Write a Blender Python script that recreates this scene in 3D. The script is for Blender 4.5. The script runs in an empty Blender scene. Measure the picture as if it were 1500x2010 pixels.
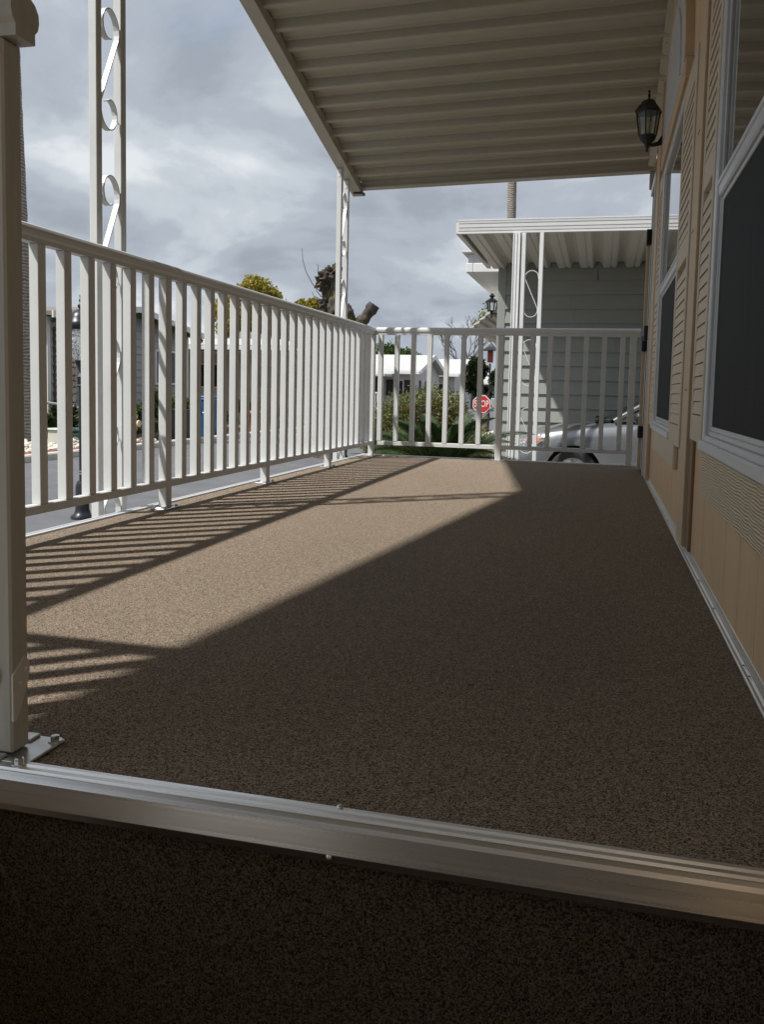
import bpy, bmesh, math, random
from mathutils import Vector, Matrix, noise as mnoise
random.seed(7)
sc = bpy.context.scene
COL = sc.collection
PI = math.pi
# ------------------------------------------------------------------ camera
F_PX, YAW, PITCH, ROLL = 1620.56, 0.2318, 0.0794, -0.0239
CAM = Vector((1.7077, 0.0, 0.4928))
def cam_axes(yaw, pitch, roll):
    cy, sy, cp, sp, cr, sr = math.cos(yaw), math.sin(yaw), math.cos(pitch), math.sin(pitch), math.cos(roll), math.sin(roll)
    r = Vector((cy, sy, 0)); f = Vector((-sy*cp, cy*cp, -sp)); d = f.cross(r)
    return r*cr + d*sr, d*cr - r*sr, f
_r, _d, _f = cam_axes(YAW, PITCH, ROLL)
cd = bpy.data.cameras.new('camera'); cam = bpy.data.objects.new('camera', cd); COL.objects.link(cam)
cam.matrix_world = Matrix(((_r.x, -_d.x, -_f.x, CAM.x), (_r.y, -_d.y, -_f.y, CAM.y), (_r.z, -_d.z, -_f.z, CAM.z), (0, 0, 0, 1)))
cd.sensor_fit = 'VERTICAL'; cd.sensor_height = 24.0; cd.sensor_width = 24.0
cd.lens = F_PX/2010*24.0
cd.shift_x = -48.1/2010; cd.shift_y = -107.3/2010
cd.clip_start = 0.02; cd.clip_end = 2000
sc.camera = cam
# ------------------------------------------------------------------ light
KX, KY = 0.54, 0.459                    # shadow run per metre of height
SUN_EL = math.atan(1/math.hypot(KX, KY)); SUN_AZ = math.atan2(-KX, -KY)
sd = bpy.data.lights.new('sun', 'SUN'); sun = bpy.data.objects.new('sun', sd); COL.objects.link(sun)
sd.energy = 3.9; sd.angle = math.radians(1.3); sd.color = (1.0, 0.965, 0.915)
sun.rotation_euler = Vector((KX, KY, -1)).to_track_quat('-Z', 'Y').to_euler()
sun.location = (-10, -10, 20)
w = bpy.data.worlds.new('World'); sc.world = w; w.use_nodes = True
nt = w.node_tree; N = nt.nodes; L = nt.links
for n in list(N): N.remove(n)
def nn(t, **k):
    n = N.new(t)
    for a, b in k.items(): setattr(n, a, b)
    return n
out = nn('ShaderNodeOutputWorld'); bg = nn('ShaderNodeBackground'); bg.inputs['Strength'].default_value = 0.1
sky = nn('ShaderNodeTexSky'); sky.sky_type = 'NISHITA'; sky.sun_disc = False
sky.sun_elevation = SUN_EL; sky.sun_rotation = SUN_AZ % (2*PI)
tc = nn('ShaderNodeTexCoord'); sx = nn('ShaderNodeSeparateXYZ'); L.new(tc.outputs['Generated'], sx.inputs[0])
def m(op, a, b=None):
    n = nn('ShaderNodeMath', operation=op)
    for i, v in enumerate((a, b)):
        if v is None: continue
        if isinstance(v, (int, float)): n.inputs[i].default_value = v
        else: L.new(v, n.inputs[i])
    return n.outputs[0]
zz = m('ADD', m('MAXIMUM', sx.outputs[2], 0.0), 0.30)
cx = nn('ShaderNodeCombineXYZ'); L.new(m('DIVIDE', sx.outputs[0], zz), cx.inputs[0]); L.new(m('DIVIDE', sx.outputs[1], zz), cx.inputs[1])
def wnoise(scale, detail, rough, off, dist=0.0):
    mp = nn('ShaderNodeMapping'); mp.inputs['Location'].default_value = off; L.new(cx.outputs[0], mp.inputs[0])
    n = nn('ShaderNodeTexNoise'); n.inputs['Scale'].default_value = scale; n.inputs['Detail'].default_value = detail
    n.inputs['Roughness'].default_value = rough; n.inputs['Distortion'].default_value = dist
    L.new(mp.outputs[0], n.inputs['Vector']); return n.outputs['Fac']
def wramp(fac, stops):
    r = nn('ShaderNodeValToRGB'); r.color_ramp.interpolation = 'EASE'
    e = r.color_ramp.elements
    while len(e) < len(stops): e.new(0.5)
    for i, (p, c) in enumerate(stops): e[i].position = p; e[i].color = (*c, 1)
    L.new(fac, r.inputs[0]); return r.outputs[0]
big = wnoise(2.2, 10, 0.53, (3.1, 7.7, 0.3), 0.25)
clouds = wramp(big, [(0.34, (2.5, 2.8, 3.2)), (0.45, (3.1, 3.42, 3.9)), (0.54, (3.95, 4.3, 4.7)), (0.65, (5.4, 5.65, 5.9))])
cover = wramp(wnoise(0.9, 6, 0.55, (11.0, 2.0, 5.0), 0.2), [(0.24, (0, 0, 0)), (0.38, (1, 1, 1))])
skym = nn('ShaderNodeMix', data_type='RGBA'); L.new(cover, skym.inputs[0]); L.new(sky.outputs[0], skym.inputs[6]); L.new(clouds, skym.inputs[7])
L.new(skym.outputs[2], bg.inputs['Color']); L.new(bg.outputs[0], out.inputs[0])
# ------------------------------------------------------------------ exposure
sc.view_settings.view_transform = 'Standard'; sc.view_settings.look = 'None'
sc.view_settings.gamma = 1; sc.view_settings.use_curve_mapping = False
sc.view_settings.exposure = 0.53
sc.cycles.max_bounces = 8; sc.cycles.diffuse_bounces = 4; sc.cycles.glossy_bounces = 4
sc.cycles.transmission_bounces = 6; sc.cycles.transparent_max_bounces = 10
# ------------------------------------------------------------------ materials
MATS = {}
class G:
    """small node-graph helper"""
    def __init__(s, name):
        s.m = bpy.data.materials.new(name); s.m.use_nodes = True; s.t = s.m.node_tree; s.N = s.t.nodes; s.L = s.t.links
        s.b = s.N['Principled BSDF']; s._tc = None
    def n(s, t, **k):
        n = s.N.new(t)
        for a, b in k.items(): setattr(n, a, b)
        return n
    def obj(s):
        if not s._tc: s._tc = s.n('ShaderNodeTexCoord')
        return s._tc.outputs['Object']
    def geo(s):
        g = s.n('ShaderNodeNewGeometry'); return g.outputs['Position']
    def mapped(s, scale=(1, 1, 1), rot=(0, 0, 0), src=None):
        mp = s.n('ShaderNodeMapping'); mp.inputs['Scale'].default_value = scale; mp.inputs['Rotation'].default_value = rot
        s.L.new(src or s.geo(), mp.inputs[0]); return mp.outputs[0]
    def noise(s, vec, scale, detail=4, rough=.55, dist=0):
        n = s.n('ShaderNodeTexNoise'); n.inputs['Scale'].default_value = scale; n.inputs['Detail'].default_value = detail
        n.inputs['Roughness'].default_value = rough; n.inputs['Distortion'].default_value = dist
        s.L.new(vec, n.inputs['Vector']); return n.outputs['Fac']
    def vor(s, vec, scale, feat='F1', rnd=1.0):
        n = s.n('ShaderNodeTexVoronoi', feature=feat); n.inputs['Scale'].default_value = scale
        n.inputs['Randomness'].default_value = rnd; s.L.new(vec, n.inputs['Vector']); return n
    def ramp(s, fac, stops, interp='LINEAR'):
        r = s.n('ShaderNodeValToRGB'); r.color_ramp.interpolation = interp; e = r.color_ramp.elements
        while len(e) < len(stops): e.new(.5)
        for i, (p, c) in enumerate(stops): e[i].position = p; e[i].color = (*c, 1) if len(c) == 3 else c
        s.L.new(fac, r.inputs[0]); return r.outputs[0]
    def mix(s, fac, a, b, mode='MIX'):
        n = s.n('ShaderNodeMix', data_type='RGBA', blend_type=mode)
        for i, v in ((0, fac), (6, a), (7, b)):
            if isinstance(v, (int, float)): n.inputs[i].default_value = v
            elif isinstance(v, tuple): n.inputs[i].default_value = (*v, 1)
            else: s.L.new(v, n.inputs[i])
        return n.outputs[2]
    def math(s, op, a, b=None):
        n = s.n('ShaderNodeMath', operation=op)
        for i, v in enumerate((a, b)):
            if v is None: continue
            if isinstance(v, (int, float)): n.inputs[i].default_value = v
            else: s.L.new(v, n.inputs[i])
        return n.outputs[0]
    def bump(s, h, strength=.3, dist=.01):
        n = s.n('ShaderNodeBump'); n.inputs['Strength'].default_value = strength; n.inputs['Distance'].default_value = dist
        s.L.new(h, n.inputs['Height']); s.L.new(n.outputs[0], s.b.inputs['Normal']); return n
    def color(s, v):
        if isinstance(v, tuple): s.b.inputs['Base Color'].default_value = (*v, 1)
        else: s.L.new(v, s.b.inputs['Base Color'])
    def set(s, **k):
        for a, b in k.items():
            a = {'rough': 'Roughness', 'metal': 'Metallic', 'spec': 'Specular IOR Level', 'trans': 'Transmission Weight', 'coat': 'Coat Weight', 'alpha': 'Alpha', 'ior': 'IOR', 'sheen': 'Sheen Weight'}[a]
            if isinstance(b, (int, float)): s.b.inputs[a].default_value = b
            else: s.L.new(b, s.b.inputs[a])
    def done(s, key): MATS[key] = s.m; return s.m
def plain(key, c, rough=.5, metal=0.0, var=.12, scale=9, spec=.5, bump=0.0, bscale=60, dirt=None, coat=0.0):
    g = G(key); p = g.geo(); f = g.noise(p, scale, 5)
    lo = tuple(max(0, x*(1-var)) for x in c); hi = tuple(min(1, x*(1+var)) for x in c)
    col = g.ramp(f, [(.3, lo), (.7, hi)])
    if dirt: col = g.mix(g.ramp(g.noise(p, 3.7, 8, .7), [(.52, (0, 0, 0)), (.75, (dirt[1],)*3)]), col, dirt[0])
    g.color(col); g.set(rough=rough, metal=metal, spec=spec)
    if bump: g.bump(g.noise(p, bscale, 4), bump, .004)
    if coat: g.set(coat=coat); g.b.inputs['Coat Roughness'].default_value = .08
    return g.done(key)
plain('white_rail', (.63, .65, .65), .40, var=.03, dirt=((.46, .44, .39), .30))
# wood-grain embossed white rail enamel
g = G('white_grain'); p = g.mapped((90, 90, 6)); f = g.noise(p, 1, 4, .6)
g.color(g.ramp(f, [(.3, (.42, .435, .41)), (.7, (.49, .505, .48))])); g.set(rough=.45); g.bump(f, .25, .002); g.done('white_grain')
plain('white_trim', (.66, .67, .67), .4, var=.03, dirt=((.55, .54, .5), .2))
plain('roof_paint', (.43, .415, .35), .34, var=.03, dirt=((.42, .38, .3), .25))
plain('nb_pan_paint', (.60, .585, .53), .32, var=.03, dirt=((.5, .46, .38), .25))
plain('vinyl_white', (.60, .62, .64), .35, var=.03)
plain('alu_white', (.55, .565, .575), .35, var=.04)
plain('zinc', (.62, .64, .66), .28, 1.0, var=.15, scale=40)
plain('black_iron', (.012, .012, .013), .4, var=.3)
plain('black_rubber', (.02, .02, .021), .6, var=.2)
plain('navy_iron', (.012, .014, .02), .35, var=.2)
plain('asphalt', (.115, .117, .125), .85, var=.16, scale=2.2, bump=.4, bscale=90, dirt=((.16, .16, .165), .5))
plain('concrete', (.42, .40, .37), .85, var=.1, scale=5, bump=.3, bscale=70, dirt=((.3, .28, .25), .4))
plain('bounce_concrete', (.17, .16, .145), .9, var=.12, scale=5, bump=.3, bscale=70, dirt=((.13, .12, .11), .5))
plain('kerb_concrete', (.56, .53, .48), .85, var=.1, scale=5, dirt=((.3, .28, .25), .4))
plain('soil', (.13, .105, .078), .95, var=.25, scale=3, bump=.6, bscale=40, dirt=((.13, .13, .06), .8))
plain('rock_white', (.58, .54, .47), .85, var=.2, scale=14)
plain('rock_red', (.25, .11, .085), .9, var=.3, scale=20)
plain('grey_siding', (.325, .325, .335), .6, var=.05, dirt=((.24, .24, .24), .2))
plain('pale_siding', (.50, .49, .47), .6, var=.05, dirt=((.36, .35, .33), .25))
plain('white_siding', (.50, .50, .49), .55, var=.04)
plain('blue_siding', (.12, .16, .22), .6, var=.06)
plain('slate_siding', (.30, .33, .35), .6, var=.06)
plain('sage_siding', (.285, .305, .288), .55, var=.05, scale=4, dirt=((.26, .28, .27), .25))
plain('white_roofing', (.50, .50, .495), .5, var=.05, scale=5, dirt=((.6, .6, .58), .4))
plain('brown_shingle', (.19, .17, .145), .9, var=.2, scale=12, bump=.4, bscale=30)
plain('dark_window', (.018, .02, .022), .06, var=.3, spec=.6)
plain('green_trim', (.035, .075, .045), .6, var=.3)
plain('bin_blue', (.025, .10, .24), .4, var=.06)
plain('bin_grey', (.04, .045, .045), .5, var=.1)
plain('terracotta', (.36, .13, .06), .8, var=.2)
plain('cream_paint', (.62, .52, .33), .5, var=.1)
plain('utility_green', (.09, .16, .12), .6, var=.1)
plain('utility_beige', (.55, .55, .47), .6, var=.06)
plain('sign_red', (.56, .028, .03), .4, var=.05)
plain('sign_white', (.82, .82, .82), .4, var=.03)
plain('sign_post_brown', (.13, .07, .05), .6, var=.2)
plain('red_wood', (.28, .05, .03), .6, var=.2)
plain('tyre', (.018, .018, .019), .8, var=.2)
plain('alloy', (.5, .5, .52), .3, 1.0, var=.1)
plain('interior_dark', (.012, .012, .013), .7, var=.2)
plain('reflector_orange', (.75, .30, .16), .2, var=.2)
plain('plastic_black', (.015, .015, .016), .5, var=.2)
plain('berry_purple', (.12, .07, .20), .6, var=.3, scale=30)
# beige house paint with brush streaks and scuffs
def house_paint(key, c, streak=.09):
    g = G(key); p = g.geo()
    s1 = g.noise(g.mapped((26, 26, 1.3)), 1, 6, .65); s2 = g.noise(p, 2.1, 6, .6)
    a = g.ramp(s1, [(.3, tuple(x*(1-streak) for x in c)), (.7, tuple(min(1, x*(1+streak)) for x in c))])
    b = g.mix(g.ramp(s2, [(.45, (0, 0, 0)), (.7, (.35,)*3)]), a, tuple(x*.82 for x in c))
    scuff = g.ramp(g.noise(g.mapped((40, 40, 8)), 1, 8, .75), [(.70, (0, 0, 0)), (.78, (.6,)*3)])
    g.color(g.mix(scuff, b, tuple(x*.55 for x in c))); g.set(rough=.62)
    g.bump(s1, .35, .003); return g.done(key)
house_paint('beige_siding', (.63, .445, .265))
house_paint('beige_trim', (.56, .43, .285), .05)
house_paint('brown_trim', (.25, .165, .085), .08)
house_paint('shutter_beige', (.58, .50, .38), .03)
# apron board: raised cathedral wood grain
g = G('grain_board'); src = g.geo()
wv = g.n('ShaderNodeTexWave', wave_type='BANDS', bands_direction='Z', wave_profile='SIN'); wv.inputs['Scale'].default_value = 19
wv.inputs['Distortion'].default_value = 5; wv.inputs['Detail'].default_value = 2; wv.inputs['Detail Scale'].default_value = .9
g.L.new(g.mapped((1, 1.1, 2.6)), wv.inputs['Vector']); f = wv.outputs['Fac']
g.color(g.ramp(f, [(.1, (.50, .40, .27)), (.55, (.66, .535, .37))])); g.set(rough=.6); g.bump(f, .6, .004); g.done('grain_board')
# carpet: tight loop pile, mixed brown yarns
def carpet(key, k):
    g = G(key); src = g.geo()
    warp = g.n('ShaderNodeTexNoise'); warp.inputs['Scale'].default_value = 70; warp.inputs['Detail'].default_value = 2; g.L.new(src, warp.inputs['Vector'])
    vm = g.n('ShaderNodeVectorMath', operation='SCALE'); g.L.new(warp.outputs['Color'], vm.inputs[0]); vm.inputs['Scale'].default_value = .003
    va = g.n('ShaderNodeVectorMath', operation='ADD'); g.L.new(src, va.inputs[0]); g.L.new(vm.outputs[0], va.inputs[1])
    mp = g.n('ShaderNodeMapping'); mp.inputs['Rotation'].default_value = (0, 0, .5); mp.inputs['Scale'].default_value = (1, 1.25, 1); g.L.new(va.outputs[0], mp.inputs[0])
    v = g.vor(mp.outputs[0], 540, rnd=.45)
    rc = g.n('ShaderNodeSeparateColor'); g.L.new(v.outputs['Color'], rc.inputs[0])
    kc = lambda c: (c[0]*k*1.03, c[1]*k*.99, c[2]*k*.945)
    yarn = g.ramp(rc.outputs[0], [(0, kc((.045, .034, .025))), (.24, kc((.15, .116, .086))), (.5, kc((.42, .335, .255))), (.8, kc((.62, .52, .42))), (1, kc((.76, .66, .55)))])
    def octave(scale, amt, y):
        n = g.vor(mp.outputs[0], scale, rnd=1.0); c = g.n('ShaderNodeSeparateColor'); g.L.new(n.outputs['Color'], c.inputs[0])
        y = g.mix(g.ramp(c.outputs[1], [(.6, (0,)*3), (1, (amt,)*3)]), y, kc((.11, .086, .066)))
        return g.mix(g.ramp(c.outputs[2], [(.6, (0,)*3), (1, (amt,)*3)]), y, kc((.64, .54, .44)))
    yarn = octave(300, .20, yarn); yarn = octave(150, .07, yarn)
    traffic = g.ramp(g.noise(g.mapped((1.6, .5, 1)), 1.3, 4, .6), [(.35, (0,)*3), (.7, (.16,)*3)])   # flattened, slightly soiled walking path
    g.color(g.mix(traffic, yarn, kc((.20, .165, .135)))); g.set(rough=.95, spec=.1)
    h = g.math('SUBTRACT', 1.0, g.math('MULTIPLY', v.outputs['Distance'], 1.2))
    g.bump(h, 1.0, .005); return g.done(key)
carpet('carpet', 1.0); carpet('carpet_shaded', .33)  # second copy is the same carpet with riser shade put into its yarn colour
# mill-finish aluminium with rolling streaks and smudges
g = G('mill_alu'); s = g.noise(g.mapped((1.2, 240, 240)), 1, 5, .6); sm = g.noise(g.mapped((3, 14, 14)), 1, 5, .6); sp_ = g.noise(g.geo(), 60, 4, .7)
c = g.ramp(sm, [(.3, (.68, .68, .675)), (.7, (.82, .82, .815))]); c = g.mix(g.ramp(sp_, [(.66, (0,)*3), (.74, (.35,)*3)]), c, (.45, .42, .37))
g.color(c); g.set(metal=1.0, rough=g.ramp(s, [(.3, (.24,)*3), (.7, (.40,)*3)]))
g.bump(s, .15, .001); g.done('mill_alu')
g = G('strip_alu'); s = g.noise(g.mapped((160, 2.5, 160)), 1, 5, .6)
g.color(g.ramp(s, [(.35, (.52, .50, .46)), (.65, (.72, .70, .66))])); g.set(metal=1.0, rough=.38); g.bump(s, .12, .001); g.done('strip_alu')
# insect screen in front of glass: charcoal weave with faint streaks
g = G('screen_mesh'); p = g.geo(); s = g.noise(g.mapped((60, 60, 3)), 1, 5)
g.color(g.ramp(s, [(.3, (.018, .019, .020)), (.7, (.028, .029, .030))])); g.set(rough=.7, spec=.12)
wv = g.n('ShaderNodeTexWave', bands_direction='Z'); wv.inputs['Scale'].default_value = 130; g.L.new(p, wv.inputs['Vector']); g.bump(wv.outputs['Fac'], .2, .001); g.done('screen_mesh')
# window glass seen against a dark room
g = G('window_glass'); g.color((.012, .015, .016)); g.set(rough=.03, spec=.9, coat=.6)
f = g.noise(g.geo(), 2.2, 2); g.bump(f, .02, .02); g.done('window_glass')
g = G('clear_glass'); g.color((.9, .93, .93)); g.set(rough=.08, trans=1.0, ior=1.3); g.done('clear_glass')
g = G('dimple_glass'); g.color((.88, .9, .9)); g.set(rough=.04, trans=.85, ior=1.45)
v = g.vor(g.geo(), 26, rnd=.6); g.bump(v.outputs['Distance'], 1.0, .03); g.done('dimple_glass')
# car paint
g = G('car_silver'); g.color(g.ramp(g.noise(g.geo(), 900, 1), [(.3, (.19, .20, .22)), (.7, (.25, .265, .285))])); g.set(metal=.6, rough=.26, coat=1.0); g.done('car_silver')
# stone veneer
g = G('stone_veneer'); v = g.vor(g.geo(), 3, rnd=1); rc = g.n('ShaderNodeSeparateColor'); g.L.new(v.outputs['Color'], rc.inputs[0])
g.color(g.ramp(rc.outputs[0], [(0, (.42, .36, .27)), (1, (.66, .60, .50))])); g.set(rough=.85); g.bump(g.noise(g.geo(), 20, 5), .5, .02); g.done('stone_veneer')
plain('mortar', (.10, .085, .07), .95, var=.2)
# bark materials
def bark(key, a, b, scale, moss=None):
    g = G(key); p = g.mapped((1, 1, .35), src=g.geo()); f = g.noise(p, scale, 8, .7)
    c = g.ramp(f, [(.3, a), (.7, b)])
    if moss: c = g.mix(g.ramp(g.noise(g.geo(), 5, 5), [(.53, (0, 0, 0)), (.64, (.9,)*3)]), c, moss)
    g.color(c); g.set(rough=.95, spec=.2); g.bump(f, .9, .03); return g.done(key)
bark('bark_dead', (.022, .018, .015), (.155, .135, .115), 26, (.13, .115, .03))
bark('bark_grey', (.08, .068, .056), (.22, .195, .17), 18)
g = G('palm_bark'); p = g.geo(); wv = g.n('ShaderNodeTexWave', bands_direction='Z'); wv.inputs['Scale'].default_value = 5; wv.inputs['Distortion'].default_value = 4; wv.inputs['Detail'].default_value = 4
g.L.new(p, wv.inputs['Vector']); f = g.mix(.5, wv.outputs['Color'], g.ramp(g.noise(p, 14, 7, .7), [(.3, (0, 0, 0)), (.7, (1, 1, 1))]))
g.color(g.ramp(f, [(.2, (.14, .12, .105)), (.8, (.36, .33, .30))])); g.set(rough=.95, spec=.15); g.bump(f, .8, .03); g.done('palm_bark')
# foliage
def leafmat(key, c1, c2, trans=.3, scale=4):
    g = G(key); f = g.noise(g.geo(), scale, 5, .7); oi = g.n('ShaderNodeNewGeometry')
    c = g.ramp(g.math('ADD', g.math('MULTIPLY', f, .65), g.math('MULTIPLY', oi.outputs['Random Per Island'], .35)), [(.3, c1), (.68, c2)])
    g.color(c); g.set(rough=.55, spec=.3)
    tr = g.n('ShaderNodeBsdfTranslucent'); g.L.new(c, tr.inputs[0]); ms = g.n('ShaderNodeMixShader'); ms.inputs[0].default_value = trans
    g.L.new(g.b.outputs[0], ms.inputs[1]); g.L.new(tr.outputs[0], ms.inputs[2]); g.L.new(ms.outputs[0], g.N['Material Output'].inputs[0]); return g.done(key)
leafmat('leaf_yellow', (.10, .11, .015), (.50, .40, .07), .35, 1.6)
leafmat('leaf_green', (.03, .055, .012), (.10, .15, .03))
leafmat('leaf_bush', (.055, .075, .02), (.21, .22, .055))
leafmat('leaf_spring', (.09, .14, .03), (.24, .30, .07))
leafmat('leaf_brown', (.07, .05, .03), (.18, .13, .075))
leafmat('leaf_sago', (.018, .035, .012), (.06, .095, .028), .15, 9)
leafmat('leaf_dark', (.014, .024, .008), (.05, .07, .02))
# ------------------------------------------------------------------ mesh helpers
class MB:
    def __init__(s): s.v = []; s.f = []; s.smooth = []
    def add(s, verts, faces, smooth=False):
        o = len(s.v); s.v += [tuple(x) for x in verts]; s.f += [tuple(i+o for i in f) for f in faces]; s.smooth += [smooth]*len(faces); return s
    def box(s, x0, x1, y0, y1, z0, z1):
        v = [(x, y, z) for x in (x0, x1) for y in (y0, y1) for z in (z0, z1)]
        return s.add(v, [(0, 1, 3, 2), (4, 6, 7, 5), (0, 4, 5, 1), (2, 3, 7, 6), (0, 2, 6, 4), (1, 5, 7, 3)])
    def bbox(s, x0, x1, y0, y1, z0, z1, r=.003):
        """box with chamfered edges along its longest direction plus ends"""
        bm = bmesh.new(); bmesh.ops.create_cube(bm, size=1)
        for q in bm.verts: q.co = Vector(((x0+x1)/2 + q.co.x*(x1-x0), (y0+y1)/2 + q.co.y*(y1-y0), (z0+z1)/2 + q.co.z*(z1-z0)))
        bmesh.ops.bevel(bm, geom=bm.edges[:], offset=min(r, .45*min(x1-x0, y1-y0, z1-z0)), segments=1, affect='EDGES', profile=.5)
        s.bm(bm); return s
    def bm(s, bm, smooth=False):
        bm.verts.index_update(); s.add([q.co for q in bm.verts], [[q.index for q in f.verts] for f in bm.faces], smooth); bm.free(); return s
    def prism(s, poly, fn, a, b, smooth=False):
        """poly: 2D points, fn(p,q,t)->xyz, extruded t=a..b"""
        n = len(poly); v = [fn(p, q, a) for p, q in poly] + [fn(p, q, b) for p, q in poly]
        f = [(i, (i+1) % n, n+(i+1) % n, n+i) for i in range(n)]
        s.add(v, f, smooth); s.add(v, [tuple(range(n-1, -1, -1)), tuple(range(n, 2*n))]); return s
    def tube(s, pts, rads, n=10, cap=True, smooth=True):
        pts = [Vector(p) for p in pts]
        if isinstance(rads, (int, float)): rads = [rads]*len(pts)
        rings = []; up = None
        for i, p in enumerate(pts):
            d = (pts[min(i+1, len(pts)-1)] - pts[max(i-1, 0)]).normalized()
            if up is None:
                up = Vector((0, 0, 1)) if abs(d.z) < .9 else Vector((1, 0, 0))
            a = (up - d*up.dot(d)).normalized(); b = d.cross(a); up = a
            rings.append([p + (a*math.cos(2*PI*k/n) + b*math.sin(2*PI*k/n))*rads[i] for k in range(n)])
        v = [q for r in rings for q in r]
        f = [(i*n+k, i*n+(k+1) % n, (i+1)*n+(k+1) % n, (i+1)*n+k) for i in range(len(pts)-1) for k in range(n)]
        s.add(v, f, smooth)
        if cap: s.add(rings[0], [tuple(range(n-1, -1, -1))]); s.add(rings[-1], [tuple(range(n))])
        return s
    def strip(s, pts, wvec, t):
        """flat bar following pts in a plane, width vector wvec, thickness t in plane"""
        pts = [Vector(p) for p in pts]; wv = Vector(wvec); rings = []
        for i, p in enumerate(pts):
            d = (pts[min(i+1, len(pts)-1)] - pts[max(i-1, 0)]).normalized(); nrm = d.cross(wv).normalized()*t/2
            rings.append([p-wv/2-nrm, p+wv/2-nrm, p+wv/2+nrm, p-wv/2+nrm])
        v = [q for r in rings for q in r]
        f = [(i*4+k, i*4+(k+1) % 4, (i+1)*4+(k+1) % 4, (i+1)*4+k) for i in range(len(pts)-1) for k in range(4)]
        f += [(3, 2, 1, 0), tuple(len(v)-4+k for k in range(4))]
        return s.add(v, f)
    def lathe(s, prof, c, n=16, smooth=True):
        v = []; f = []
        for r, z in prof:
            for k in range(n): v.append((c[0]+r*math.cos(2*PI*k/n), c[1]+r*math.sin(2*PI*k/n), c[2]+z))
        for i in range(len(prof)-1):
            for k in range(n): f.append((i*n+k, i*n+(k+1) % n, (i+1)*n+(k+1) % n, (i+1)*n+k))
        s.add(v, f, smooth); s.add(v[:n], [tuple(range(n-1, -1, -1))]); s.add(v[-n:], [tuple(range(n))]); return s
    def ico(s, c, r, sub=2, amp=0.0, freq=3.0, squash=(1, 1, 1), smooth=True, seed=0):
        bm = bmesh.new(); bmesh.ops.create_icosphere(bm, subdivisions=sub, radius=1)
        for q in bm.verts:
            k = 1 + amp*mnoise.noise(q.co*freq + Vector((seed*3.7, seed, 0)))
            q.co = Vector((c[0]+q.co.x*r*k*squash[0], c[1]+q.co.y*r*k*squash[1], c[2]+q.co.z*r*k*squash[2]))
        return s.bm(bm, smooth)
    def build(s, name, mat, parent=None, label=None, cat=None, group=None, kind=None, org=None):
        me = bpy.data.meshes.new(name); o = Vector(org) if org else Vector((0, 0, 0))
        me.from_pydata([tuple(Vector(v)-o) for v in s.v], [], s.f)
        me.polygons.foreach_set('use_smooth', s.smooth); me.materials.append(MATS[mat]); me.update()
        bm = bmesh.new(); bm.from_mesh(me); bmesh.ops.recalc_face_normals(bm, faces=bm.faces[:]) if len(bm.faces) < 6000 else None; bm.to_mesh(me); bm.free()
        ob = bpy.data.objects.new(name, me); COL.objects.link(ob); ob.location = o
        if parent:
            ob.parent = parent; ob.location = o - world_loc(parent)
        tag(ob, label, cat, group, kind); return ob
def world_loc(o):
    l = Vector(o.location)
    while o.parent: o = o.parent; l += Vector(o.location)
    return l
def tag(o, label=None, cat=None, group=None, kind=None):
    if label: o['label'] = label
    if cat: o['category'] = cat
    if group: o['group'] = group
    if kind: o['kind'] = kind
    return o
def thing(name, loc, label, cat, group=None):
    o = bpy.data.objects.new(name, None); COL.objects.link(o); o.location = loc; o.empty_display_size = .1
    return tag(o, label, cat, group)
def inst(name, src, parent, loc):
    """another piece with the same mesh, at world point loc"""
    o = bpy.data.objects.new(name, src.data); COL.objects.link(o); o.parent = parent; o.location = Vector(loc) - world_loc(parent); return o
def text_mesh(txt, size, depth):
    cu = bpy.data.curves.new('t', 'FONT'); cu.body = txt; cu.size = size; cu.extrude = depth; cu.align_x = 'CENTER'; cu.align_y = 'CENTER'
    ob = bpy.data.objects.new('t', cu); COL.objects.link(ob); dg = bpy.context.evaluated_depsgraph_get()
    me = bpy.data.meshes.new_from_object(ob.evaluated_get(dg)); bpy.data.objects.remove(ob); return me
GZ = -0.72                                # ground level below the deck
# ================================================================== GROUND, STREETS
mb = MB(); S = 900
mb.add([(-S, -S, GZ), (S, -S, GZ), (S, S, GZ), (-S, S, GZ)], [(0, 1, 2, 3)]); mb.build('ground', 'soil', kind='structure')
mb = MB(); mb.add([(-6.75, -40, GZ+.004), (-1.5, -40, GZ+.004), (-1.5, 160, GZ+.004), (-6.75, 160, GZ+.004)], [(0, 1, 2, 3)]); mb.build('road', 'asphalt', kind='structure')
mb = MB(); mb.add([(-1.5, 33, GZ+.004), (60, 33, GZ+.004), (60, 39.5, GZ+.004), (-1.5, 39.5, GZ+.004)], [(0, 1, 2, 3)]); mb.build('road', 'asphalt', kind='structure')
def kerb(x0, x1, y0, y1, name='kerb'):
    mb = MB(); n = max(1, int(max(x1-x0, y1-y0)/12)); mb.bbox(x0, x1, y0, y1, GZ-.05, GZ+.11, .02); return mb.build(name, 'kerb_concrete', kind='structure')
kerb(-6.93, -6.75, -40, 160); kerb(-1.5, -1.32, 8.6, 33); kerb(-1.5, -1.32, 39.5, 160); kerb(-1.32, 60, 32.82, 33); kerb(-1.32, 60, 39.5, 39.68)
mb = MB(); mb.box(.3, 9, 8.7, 11.85, GZ-.05, GZ+.03); mb.build('driveway', 'concrete', kind='structure')
mb = MB(); mb.box(-1.3, 1.98, -1.89, .30, GZ-.05, GZ+.02); mb.build('bounce_slab', 'bounce_concrete', kind='structure')  # slab added out of view, bounces light up at the nosing
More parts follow.
